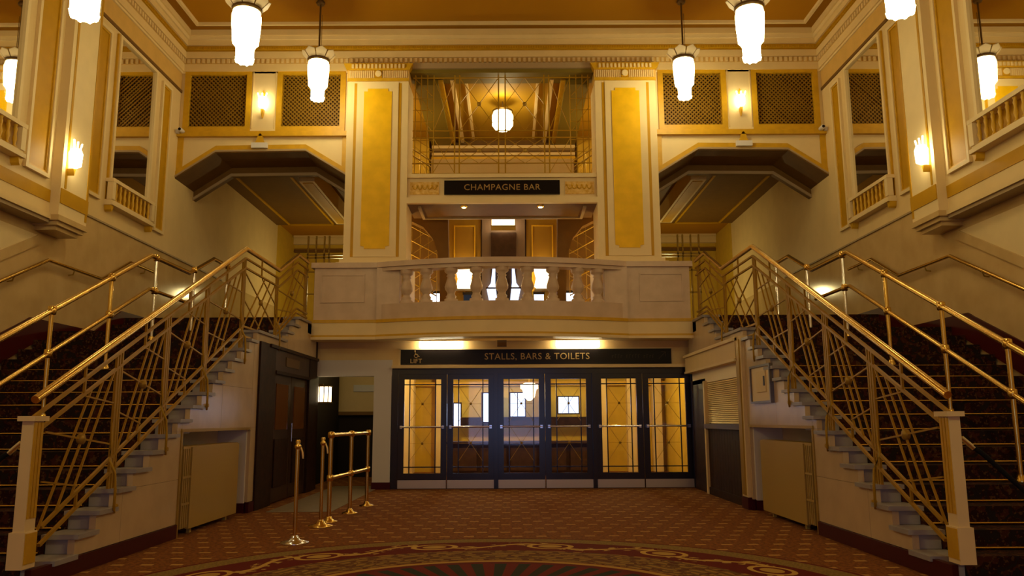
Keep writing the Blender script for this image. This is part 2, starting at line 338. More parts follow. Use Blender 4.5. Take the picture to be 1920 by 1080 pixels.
# ------------------------------------------------------------------ back wall with grilles, galleries
FAS = [(XW, 6.28), (5.93, 6.82), (4.07, 6.84), (3.2, 6.30)]
for s in (-1, 1):
    wd = SIDE[s]+' side'
    gl = thing('gallery_front', 'Cream angular gallery front over the stair opening, '+wd, 'gallery', (s*5, YG, 6.3), 'gallery fronts over the stairs', 'structure')
    MB().prism([(s*x, z) for x, z in FAS] + [(s*3.2, 7.12), (s*XW, 7.12)], 'y', YG, YG+.3).build('fascia_wall', CREAM2, gl)
    def strip(dz0, dz1, y0, y1, m, nm, xi=0):
        mm = MB(); P = [(XW, 6.28), (5.93, 6.82), (4.07, 6.84), (3.2, 6.30)]
        for a, b in zip(P, P[1:]): mm.prism([(s*a[0], a[1]+dz0), (s*b[0], b[1]+dz0), (s*b[0], b[1]+dz1), (s*a[0], a[1]+dz1)], 'y', y0, y1)
        return mm.build(nm, m, gl)
    strip(0, .11, YG-.05, YG, GOLD, 'gilt_edge'); strip(-.03, .01, YG-.07, YG+.05, TAUPE, 'lip')
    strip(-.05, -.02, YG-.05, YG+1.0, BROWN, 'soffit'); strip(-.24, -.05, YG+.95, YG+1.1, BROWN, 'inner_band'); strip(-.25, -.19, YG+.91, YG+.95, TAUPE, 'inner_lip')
    MB().box(s*(XW-.12), s*XW, YG-.03, YG, 6.38, 7.15).build('gilt_side', GOLD, gl); MB().box(s*3.2, s*3.32, YG-.03, YG, 6.4, 7.15).build('gilt_side', GOLD, gl)
    MB().box(s*3.2, s*XW, YG-.10, YG, 7.12, 7.20).box(s*3.2, s*XW, YG-.06, YG, 7.20, 7.24).build('ledge', GOLD, gl)
    # wall above
    wl = thing('grille_wall', 'Cream wall strip framing the grilles above the gallery, '+wd, 'wall', (s*5, YG, 7.2), 'grille walls', 'structure')
    MB().box(s*3.0, s*3.28, YG, YG+.3, 7.1, 8.6).box(s*4.72, s*5.25, YG-.03, YG+.3, 7.24, 8.6).box(s*6.66, s*XW, YG, YG+.3, 7.1, 8.6).box(s*3.0, s*XW, YG, YG+.3, 8.58, 9.6).build('wall_face', CREAM2, wl)
    MB().box(s*4.74, s*4.76, YG-.045, YG-.03, 7.3, 8.55).box(s*5.21, s*5.23, YG-.045, YG-.03, 7.3, 8.55).build('edge_bead', CREAM, wl)
    for x0, x1, where in ((3.28, 4.72, 'next to the gold column'), (5.25, 6.66, 'in the wall corner')):
        gr = thing('ventilation_grille', 'Square lattice ventilation grille %s, %s' % (where, wd), 'grille', (s*(x0+x1)/2, YG, 7.24), 'lattice grilles above the galleries')
        m = MB(); f = .11; z0, z1 = 7.24, 8.60
        for a, b, c_, d_ in ((x0, x1, z0+.001, z0+f), (x0, x1, z1-f, z1), (x0, x0+f, z0+f, z1-f), (x1-f, x1, z0+f, z1-f)): m.box(s*a, s*b, YG-.04, YG+.06, c_, d_)
        m.build('frame', GOLD, gr)
        MB().box(s*(x0+f), s*(x1-f), YG+.16, YG+.2, z0+f, z1-f).build('dark_backing', HOLE, gr)
        m = MB(); a0, a1, b0, b1 = x0+f, x1-f, z0+f, z1-f; st = .088; wdt = a1-a0; ht = b1-b0; k = -ht
        while k < wdt:
            for q in (0, 1):
                u0, v0 = max(k, 0), max(-k, 0); L_ = min(wdt-u0, ht-v0)
                if L_ > .02:
                    xa, xb = (a0+u0, a0+u0+L_) if q == 0 else (a1-u0, a1-u0-L_); yy = YG+.03+.012*q; h = .0095
                    m.add([(s*(xa-h), yy, b0+v0+h), (s*(xa+h), yy, b0+v0-h), (s*(xb+h), yy, b0+v0+L_-h), (s*(xb-h), yy, b0+v0+L_+h)] if q == 0 else
                          [(s*(xa+h), yy, b0+v0+h), (s*(xa-h), yy, b0+v0-h), (s*(xb-h), yy, b0+v0+L_-h), (s*(xb+h), yy, b0+v0+L_+h)], [(0, 1, 2, 3)])
            k += st
        mo = m.build('lattice', GRILL, gr, kind='stuff'); md = mo.modifiers.new('t', 'SOLIDIFY'); md.thickness = .012
    # crest ornament on the gallery edge
    cr = thing('crest_ornament', 'Small gilt crest on a white block atop gallery front edge, '+wd, 'ornament', (s*5.0, YG-.06, 6.9), 'gallery crests')
    MB().box(s*4.85, s*5.18, YG-.12, YG-.05, 6.86, 6.97).build('block', WHITE, cr)
    MB().prism([(s*4.9, 6.97), (s*5.12, 6.97), (s*5.08, 7.03), (s*5.06, 7.12), (s*5.01, 7.18), (s*4.96, 7.12), (s*4.94, 7.03)], 'y', YG-.10, YG-.05).build('crest', GOLD, cr)
    # cctv camera
    cc = thing('security_camera', 'Small white security camera in the corner by the grille, '+wd, 'camera', (s*(XW-.1), YG-.12, 7.22), 'corner security cameras')
    MB().box(s*(XW-.0), s*(XW-.06), YG-.16, YG-.08, 7.17, 7.25).build('mount', WHITE, cc)
    MB().lathe([(.035, -.09), (.045, -.08), (.045, .07), (.03, .08)], (s*(XW-.12), YG-.16, 7.22), 12, ax='y').build('body', WHITE, cc)
    MB().lathe([(.03, -.10), (.03, -.09)], (s*(XW-.12), YG-.16, 7.22), 12, ax='y').build('lens', BLACK, cc)
# hall behind the galleries (ceiling, back walls)
bk = thing('wall_back', None, None, (0, 23.6, 3), kind='structure')
for s in (-1, 1):
    MB().box(s*2.0, s*7, 25.3, 25.4, 3, 7.2).build('back_wall', YELLOW, bk)
    MB().box(s*2.0, s*7, 25.2, 25.3, 6.60, 6.68).build('picture_rail', BROWN, bk)
    MB().box(s*(XW-.01), s*XW, 23.4, 25.4, 3.1, 7.1).build('yellow_side_wall', YELLOW, bk)
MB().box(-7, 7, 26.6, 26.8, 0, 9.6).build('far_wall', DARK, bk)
cg = thing('ceiling_gallery', None, None, (0, 19, 7), kind='structure')
for s in (-1, 1):
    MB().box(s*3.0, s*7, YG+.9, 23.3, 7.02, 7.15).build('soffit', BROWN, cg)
    MB().box(s*6.30, s*6.36, YG+.9, 23.2, 6.99, 7.02).build('soffit_moulding', OCHRE, cg); MB().box(s*5.0, s*5.06, YG+.9, 23.2, 6.99, 7.02).build('soffit_moulding', OCHRE, cg); MB().box(s*5.0, s*6.3, 23.15, 23.25, 6.99, 7.02).build('soffit_moulding', OCHRE, cg)
    MB().box(s*4.25, s*4.60, 17.6, 21.6, 6.62, 7.02).build('drop_beam', CREAM, cg); MB().box(s*4.31, s*4.54, 17.7, 21.5, 6.605, 6.62).build('beam_panel', OCHRE, cg)
    MB().box(s*1.9, s*7, 23.3, 25.4, 7.10, 7.2).build('far_soffit', CEIL, cg)
    MB().box(s*1.9, s*6.7, 25.0, 25.1, 7.04, 7.10).build('cove_line', CREAM, cg); MB().box(s*1.9, s*6.74, 25.15, 25.3, 6.85, 7.10).build('cove', CREAM, cg)
    sr = thing('gallery_lattice', 'Gilt lattice railing of the far landing between column and stair wall, '+SIDE[s]+' side', 'railing', (s*4.2, 19.5, 3.1), 'far landing railings')
    for z in (3.3, 3.45, 4.35, 4.9, 5.25, 5.32): MB().box(s*3.3, s*4.85, 19.48, 19.52, z-.018, z+.018).build('rail', BRASSD, sr)
    for x in (3.35, 4.3, 4.42, 4.62, 4.82): MB().box(s*(x-.018), s*(x+.018), 19.48, 19.52, 3.1, 5.35 if x < 4.3 else 5.8).build('upright', BRASSD, sr)
    for x in (3.4, 3.85):
        MB().tube([(s*x, 19.5, 4.4), (s*(x+.45), 19.5, 5.2)], .012, 4).build('diagonal', BRASSD, sr); MB().tube([(s*(x+.45), 19.5, 4.4), (s*x, 19.5, 5.2)], .012, 4).build('diagonal', BRASSD, sr)
# ------------------------------------------------------------------ columns
def col_panel(m, s, xc, w, z0, z1, y, n=.06):
    m.prism([(s*(xc-w+n), z0), (s*(xc+w-n), z0), (s*(xc+w-n), z0+n*.6), (s*(xc+w), z0+n*.8), (s*(xc+w), z1-n*.8), (s*(xc+w-n), z1-n*.8), (s*(xc+w-n), z1), (s*(xc-w+n), z1), (s*(xc-w+n), z1-n*.8), (s*(xc-w), z1-n*.8), (s*(xc-w), z0+n*.8), (s*(xc-w+n), z0+n*.6)], 'y', y, y+.02)
for s in (-1, 1):
    xc, yf = 2.54, 15.75; cx0, cx1 = 1.92, 3.17
    c_ = thing('column', 'Square cream column with long gold panel flanking the opening, '+SIDE[s]+' side', 'column', (s*xc, 15.9, 3.1), 'gold-panelled columns', 'structure')
    MB().box(s*cx0, s*cx1, yf, YG+.5, 3.1, 8.21).build('shaft', CREAM2, c_)
    MB().box(s*(cx0-.10), s*(cx1+.12), yf-.10, YG+.4, 3.1, 4.38).box(s*(cx0-.06), s*(cx1+.06), yf-.06, YG+.4, 4.38, 4.45).build('plinth', CREAM2, c_)
    for xa in (cx0+.14, cx1-.20): MB().box(s*xa, s*(xa+.06), yf-.006, yf, 4.5, 8.15).build('gilt_strip', OCHRE, c_)
    MB().box(s*(cx0+.20), s*(cx1-.20), yf-.02, yf, 4.5, 8.17).build('raised_field', CREAM2, c_)
    m = MB(); col_panel(m, s, xc, .285, 4.66, 8.02, yf-.035, .075); m.build('gold_panel', GOLDP, c_)
    MB().box(s*(cx0-.01), s*(cx1+.01), yf-.03, YG, 8.19, 8.25).build('gilt_band', GOLD, c_)
    MB().box(s*(cx0-.01), s*(cx1+.01), yf-.02, YG, 8.25, 8.42).build('fluted_frieze', PEACH, c_)
    for i in range(30):
        xa = cx0+.03+i*.04
        if abs(xa+.012-xc) > .09: MB().box(s*xa, s*(xa+.022), yf-.035, yf-.02, 8.26, 8.41).build('flute', CREAM, c_)
    MB().box(s*(xc-.075), s*(xc+.075), yf-.045, yf-.02, 8.255, 8.415).build('rosette_block', OCHRE, c_)
    MB().lathe([(.065, -.07), (.055, -.055), (.065, -.045)], (s*xc, yf, 8.335), 16, ax='y').build('rosette', CREAM2, c_)
    MB().prism([(s*(cx0-.02), 8.42), (s*(cx1+.02), 8.42), (s*(cx1+.09), 8.56), (s*(cx0-.09), 8.56)], 'y', yf-.06, YG).build('capital', GOLD, c_)
    for i in range(14): xa = cx0+.08+i*.08; MB().box(s*xa, s*(xa+.045), yf-.085, yf-.06, 8.45, 8.53).build('leaf_tooth', CREAM, c_)
# ------------------------------------------------------------------ central opening : bar gallery
bg = thing('bar_gallery', 'Cream bar gallery front across the opening between the two gold columns', 'gallery', (0, 15.9, 5.6), kind='structure')
MB().box(-1.92, 1.92, 15.85, 16.3, 5.66, 6.22).build('front', CREAM2, bg)
MB().box(-1.92, 1.92, 15.78, 15.85, 6.14, 6.22).build('top_moulding', CREAM2, bg); MB().box(-1.92, 1.92, 15.75, 15.85, 5.60, 5.72).build('bottom_moulding', CREAM2, bg)
for s in (-1, 1):
    o_ = MB().box(s*1.28, s*1.87, 15.83, 15.85, 5.80, 6.06).build('swag_panel', mat('swag_relief', (.80, .55, .18), .5, c2=(.62, .34, .04), scale=16), bg)
    for i in range(5):
        MB().tube([(s*(1.32+.1*i + .1*t/6), 15.825, 5.98-.07*math.sin(PI*t/6)) for t in range(7)], .014, 6).build('swag', GOLD, bg)
        MB().lathe([(.001, -.015), (.02, -.01), (.026, 0), (.02, .01)], (s*(1.32+.1*i), 15.825, 5.985), 8, ax='y').build('rosette', GOLD, bg)
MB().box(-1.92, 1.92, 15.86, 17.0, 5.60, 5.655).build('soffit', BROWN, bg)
MB().box(-1.72, 1.72, 16.9, 16.96, 5.56, 5.60).box(-1.72, -1.66, 16.0, 16.9, 5.56, 5.60).box(1.66, 1.72, 16.0, 16.9, 5.56, 5.60).build('soffit_moulding', TAUPE, bg)
for s in (-1, 1):
    sp = thing('downlight', 'Round brass downlight in the bar gallery soffit, '+('first' if s < 0 else 'second')+' from the lift-door column', 'light', (s*.78-.0, 16.0, 5.6), 'soffit downlights')
    MB().lathe([(.07, 0), (.07, -.03), (.05, -.035)], (s*.78, 15.98, 5.6), 14).build('ring', BRASS, sp); MB().lathe([(.045, -.03), (.04, -.045)], (s*.78, 15.98, 5.6), 12).build('bulb', SPOT, sp)
bs = thing('bar_sign', 'Long black sign board reading CHAMPAGNE BAR on the gallery front', 'sign', (0, 15.80, 5.93))
MB().box(-1.17, 1.17, 15.79, 15.84, 5.79, 6.08).build('board', BLACK, bs); text('lettering', 'CHAMPAGNE BAR', (0, 15.785, 5.93), .175, LETTER, bs, font_scale_x=1.02)
# room behind the opening at bar level and its ceiling
br = thing('bar_room', None, None, (0, 19, 5.7), kind='structure')
MB().box(-3.1, 3.1, 16.1, 20.4, 8.50, 8.6).build('ceiling_panel', mat('bar_ceiling_paint', (.42, .23, .012), .6), br)
for s in (-1, 1):
    MB().box(s*1.35, s*1.85, 16.2, 20.1, 8.30, 8.50).build('beam', OLIVE, br); MB().box(s*1.25, s*1.35, 16.2, 20.1, 8.36, 8.50).build('beam_edge', GOLD, br)
    MB().box(s*1.02, s*1.10, 16.2, 20.1, 8.40, 8.50).build('beam_moulding', CREAM, br); MB().box(s*.74, s*.80, 16.2, 19.9, 8.43, 8.50).build('coffer_rib', CREAM, br)
    MB().box(s*3.0, s*3.1, 16.6, 20.4, 3.1, 8.6).build('side_wall', GOLDP, br)
    MB().box(s*1.92, s*3.1, 20.0, 20.3, 3.1, 8.5).build('rear_wall', YELLOW, br)
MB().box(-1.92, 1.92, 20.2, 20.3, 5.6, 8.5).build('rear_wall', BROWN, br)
MB().box(-1.85, 1.85, 20.0, 20.2, 8.22, 8.30).box(-1.85, 1.85, 20.05, 20.2, 8.05, 8.12).build('rear_cornice', CREAM, br)
MB().box(-1.85, 1.85, 19.95, 20.2, 7.86, 7.98).build('rear_gold_band', GOLD, br)
MB().box(-1.56, 1.56, 17.0, 17.1, 5.66, 6.93).build('bar_front', CREAM, br)
MB().box(-1.92, 1.92, 15.86, 16.4, 8.42, 8.60).build('head_beam', OLIVE, br); MB().box(-1.92, 1.92, 15.80, 16.0, 8.50, 8.62).build('head_moulding', TAUPE, br)
# brass screen across the bar opening
scn = thing('brass_screen', 'Tall brass diamond-lattice screen above the CHAMPAGNE BAR sign', 'screen', (0, 15.95, 6.22))
ys = 15.98
for x in (-.98, -.88, -.07, .07, .88, .98): MB().box(x-.014, x+.014, ys-.01, ys+.01, 6.22, 8.42).build('upright', RAILM, scn)
for x in (-1.80, -1.68, -1.55, -1.42, 1.42, 1.55, 1.68, 1.80): MB().box(x-.009, x+.009, ys-.01, ys+.01, 6.22, 8.42).build('upright', RAILM, scn)
for z in (6.28, 6.5, 7.05, 7.2, 8.36): MB().box(-1.85, 1.85, ys-.012, ys+.012, z-.01, z+.01).build('crossbar', RAILM, scn)
for s in (-1, 1):
    for (x0, x1) in ((.07, .88),):
        for z0, z1 in ((7.2, 8.36), (6.5, 7.05)):
            for k in ((0, 1), (1, 0)):
                a, b = (x0, x1) if k[0] == 0 else (x1, x0); MB().tube([(s*a, ys, z0), (s*b, ys, z1)], .009, 4).build('diagonal', RAILM, scn)
            zm = (z0+z1)/2; xm = (x0+x1)/2
            MB().tube([(s*xm, ys, z0), (s*x1, ys, zm), (s*xm, ys, z1), (s*x0, ys, zm)], .008, 4, closed=True).build('diamond', RAILM, scn)
            MB().lathe([(.001, -.03), (.045, -.02), (.045, .01)], (s*xm, ys, zm), 10, ax='y').build('rosette', BRASSD, scn)
    for z0, z1 in ((7.2, 8.36), (6.3, 7.05)):
        MB().tube([(s*.98, ys, z0), (s*1.42, ys, z1)], .008, 4).build('diagonal', RAILM, scn); MB().tube([(s*1.42, ys, z0), (s*.98, ys, z1)], .008, 4).build('diagonal', RAILM, scn)
        for t in (0, .33, .66): MB().tube([(s*1.45, ys, z0+(z1-z0)*t), (s*1.82, ys, z0+(z1-z0)*min(1, t+.45))], .007, 4).build('diagonal', RAILM, scn)
        for zz in (z0+.2, z0+.45, z0+.7): MB().tube([(s*1.42, ys, zz), (s*1.85, ys, zz)], .007, 4).build('crossbar', RAILM, scn)
    # raking brass rail of a further stair
    rk = thing('far_stair_rail', 'Raking brass lattice of the far stair seen beyond the screen, '+SIDE[s]+' side', 'railing', (s*2.2, 17.4, 6), 'far stair rails')
    for dz in (0, .16, .75, .9): MB().tube([(s*2.9, 17.0, 6.9+dz), (s*1.25, 18.6, 6.2+dz)], .022, 6).build('rail', BRASSD, rk)
    for i in range(6): x = 1.35+i*.28; z = 6.24+i*.118; MB().tube([(s*x, 18.5-i*.27, z), (s*x, 18.5-i*.27, z+.9)], .014, 6).build('post', BRASSD, rk)
    for i in range(5): x = 1.35+i*.28; z = 6.24+i*.118; MB().tube([(s*x, 18.5-i*.27, z+.1), (s*(x+.28), 18.23-i*.27, z+.9)], .009, 4).build('diagonal', BRASSD, rk)
# ------------------------------------------------------------------ upper hall wall seen through the arch
uh = thing('upper_hall', None, None, (0, 19, 3.1), kind='structure')
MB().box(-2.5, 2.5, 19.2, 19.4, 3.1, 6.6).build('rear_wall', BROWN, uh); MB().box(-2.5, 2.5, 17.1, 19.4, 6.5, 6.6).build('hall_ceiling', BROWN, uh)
MB().box(-.52, .52, 19.0, 19.2, 3.1, 6.4).build('centre_bay', mat('grey_brown_paint', (.17, .11, .07), .5), uh)
MB().box(-.30, .30, 18.97, 19.0, 3.3, 5.75).build('centre_panel', WOOD2, uh)
for s in (-1, 1):
    MB().box(s*.55, s*1.38, 19.1, 19.2, 3.1, 6.3).build('pilaster_panel', mat('bronze_panel_paint', (.30, .16, .015), .5) if s < 0 else bpy.data.materials['bronze_panel_paint'], uh)
    m = MB()
    for a, b, c_, d_ in ((.68, 1.2, 5.92, 5.95), (.68, .71, 4.2, 5.92), (1.17, 1.2, 4.2, 5.92)): m.box(s*a, s*b, 19.07, 19.1, c_, d_)
    m.build('panel_bead', GOLD, uh)
    A = [(1.26, 3.1), (1.30, 4.6), (1.38, 5.1), (1.52, 5.38), (1.70, 5.52), (1.92, 5.58), (1.92, 5.66), (1.0, 5.66), (.98, 3.1)]
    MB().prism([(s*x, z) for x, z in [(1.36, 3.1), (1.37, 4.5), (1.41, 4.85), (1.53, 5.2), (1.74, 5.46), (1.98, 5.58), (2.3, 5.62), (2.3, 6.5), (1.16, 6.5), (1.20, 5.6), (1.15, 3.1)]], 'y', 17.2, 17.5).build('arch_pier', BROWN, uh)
    gr = thing('lattice_window', 'Gold lattice seen through the arch beside the dark arch pier, '+SIDE[s]+' side', 'lattice', (s*1.95, 18, 3.6), 'arch lattices')
    for i in range(7): MB().tube([(s*1.5, 17.9, 3.4+i*.32), (s*2.5, 17.9, 3.7+i*.32+.25)], .016, 5).build('raking_bar', BRASSD, gr)
    for i in range(6): MB().tube([(s*(1.5+i*.19), 17.92, 3.4), (s*(1.5+i*.19), 17.92, 5.6)], .010, 4).build('upright', BRASSD, gr)
    for i in range(7): MB().tube([(s*1.5, 17.94, 3.9+i*.3), (s*2.5, 17.94, 3.2+i*.3)], .010, 4).build('cross_bar', BRASSD, gr)
def box_lamp(name, label, x, y, z0, z1, w, d_, m, cat='lamp', group=None):
    t = thing(name, label, cat, (x, y, z0), group)
    MB().prism([(x-w*.85, y-d_), (x+w*.85, y-d_), (x+w, y-d_*.6), (x+w, y+d_*.6), (x+w*.85, y+d_), (x-w*.85, y+d_), (x-w, y+d_*.6), (x-w, y-d_*.6)], 'z', z0, z1).build('shade', m, t)
    MB().box(x-w*1.08, x+w*1.08, y-d_*1.1, y+d_*1.1, z1, z1+.02).build('cap', BRASSD, t); MB().box(x-w*1.08, x+w*1.08, y-d_*1.1, y+d_*1.1, z0-.02, z0).build('base', BRASSD, t); return t
t = box_lamp('ceiling_lamp', 'Square glowing ceiling lamp under the gallery, over the dark centre panel', 0, 18.6, 5.78, 6.07, .27, .2, GLOWW)
MB().box(-.02, .02, 18.58, 18.62, 6.02, 6.5).build('stem', BRASSD, t)
for s in (-1, 1):
    t = thing('wall_lamp', 'Large glowing curved wall lamp behind the balusters, '+SIDE[s]+' side', 'lamp', (s*.93, 19.0, 4.35), 'wall lamps behind the balcony')
    MB().lathe([(.13, 0), (.2, .05), (.16, .25), (.2, .42), (.2, .5), (.15, .55), (.15, .62)], (s*.93, 18.95, 4.36), 12).build('shade', GLOWW, t)
    MB().box(s*.93-.2, s*.93+.2, 18.8, 19.1, 4.30, 4.35).build('tray', CHROME, t); MB().lathe([(.02, 0), (.02, -.9), (.1, -.92), (.1, -.95)], (s*.93, 18.95, 4.30), 10).build('stem', BRASSD, t)
    w = thing('window_1' if s < 0 else 'window_2', None, None, (s*.26, 18.9, 3.9), kind='structure')
    MB().prism([(s*.14, 3.95), (s*.32, 3.95), (s*.40, 4.35), (s*.30, 4.5), (s*.24, 5.05), (s*.20, 5.05), (s*.20, 4.5)], 'y', 18.9, 18.93).build('pane', SKYW, w)
    MB().box(s*.10, s*.14, 18.88, 18.93, 3.9, 4.6).build('window_frame', WOOD, w); MB().box(s*.10, s*.42, 18.86, 18.93, 4.36, 4.39).build('glazing_bar', WOOD, w)
    w = thing('window_3' if s < 0 else 'window_4', None, None, (s*1.6, 18.9, 3.9), kind='structure')
    MB().box(s*1.45, s*1.80, 18.9, 18.93, 3.95, 4.25).build('pane', SKYW2, w); MB().box(s*.72, s*.95, 18.9, 18.93, 3.98, 4.22).build('pane', mat('deep_blue_window', (.02, .05, .25), .3) if s < 0 else SKYW, w)
    MB().box(s*1.41, s*1.84, 18.88, 18.93, 4.25, 4.31).box(s*.70, s*.97, 18.88, 18.93, 4.22, 4.28).build('window_frame', NAVY, w)
# ------------------------------------------------------------------ balcony with curved baluster bay
bl = thing('balcony', 'Marble balcony bowed out in the middle with nine stone balusters', 'balcony', (0, 15.2, 2.8))
YB = 15.2; XBW = 2.38
def bow(x, off=0): return YB - .02 - .5*math.cos(PI/2*min(1, abs(x)/XBW))**.9 + off
def bowed(x1, z0, z1, off0, off1, m, nm, n=28, x0=None):
    mb = MB(); xs = [-x1+2*x1*i/n for i in range(n+1)]
    f = [(x, bow(x, off0)) for x in xs]; b = [(x, bow(x, off1)) for x in reversed(xs)]
    return mb.prism(f+b, 'z', z0, z1).build(nm, m, bl)
for s in (-1, 1):
    MB().box(s*XBW, s*3.58, YB, YB+.3, 3.17, 4.17).build('pedestal', MARBB, bl)
    m = MB()
    for a, b, c_, d_ in ((2.62, 3.46, 4.02, 4.05), (2.62, 3.46, 3.50, 3.53), (2.62, 2.65, 3.53, 4.02), (3.43, 3.46, 3.53, 4.02)): m.box(s*a, s*b, YB-.015, YB, c_, d_)
    m.build('panel_bead', MARBB, bl)
    MB().box(s*XBW, s*3.64, YB-.05, YB+.35, 4.17, 4.27).build('coping', MARBB, bl)
    MB().box(s*XBW, s*3.64, YB-.04, YB+.3, 3.11, 3.17).build('gilt_moulding', GOLD, bl)
    MB().box(s*XBW, s*3.64, YB-.03, YB+.3, 2.88, 3.11).build('fascia', CREAM2, bl)
    MB().box(s*XBW, s*3.66, YB-.05, YB+.3, 2.84, 2.88).build('gilt_moulding', GOLD, bl)
    MB().box(s*XBW, s*3.70, YB-.08, YB+.3, 2.79, 2.84).build('lip', CREAM2, bl)
    MB().box(s*1.95, s*XBW, YB-.06, YB+.25, 3.17, 4.17).build('end_block', MARBB, bl)
bowed(XBW, 3.17, 3.46, 0, .25, MARBB, 'plinth'); bowed(XBW, 4.10, 4.17, .0, .28, MARBB, 'coping_underside'); bowed(XBW, 4.17, 4.27, -.04, .33, MARBB, 'coping')
bowed(XBW, 3.11, 3.17, -.04, .3, GOLD, 'gilt_moulding'); bowed(XBW, 2.88, 3.11, -.02, .3, CREAM2, 'fascia'); bowed(XBW, 2.84, 2.88, -.05, .3, GOLD, 'gilt_moulding'); bowed(XBW, 2.79, 2.84, -.08, .34, CREAM2, 'lip')
bm_ = MB(); bm_.lathe([(.125, 0), (.125, .05), (.085, .07), (.10, .10), (.07, .14), (.068, .17), (.115, .24), (.12, .29), (.088, .40), (.068, .47), (.09, .49), (.068, .52), (.115, .56), (.125, .575), (.125, .64)], tuple(bl.location), 14)
proto = bm_.build('baluster', MARBB, bl); first = True
for i in range(9):
    x = (i-4)*.475 if abs(i-4) < 4 else (i-4)*.452; o_ = proto if first else proto.copy()
    if not first: COL.objects.link(o_); o_.parent = bl
    first = False; o_.location = Vector((x, bow(x, .13), 3.46)) - bl.location
# upper floor slab and soffit below it
MB().box(-3.6, 3.6, YB+.36, 24.6, 2.80, 3.10).build('ceiling_foyer', CREAM, kind='structure')
for s in (-1, 1): MB().box(s*3.6, s*7, 14.9, 24.6, 2.9, 3.10).build('floor_upper', STCARP, kind='structure')
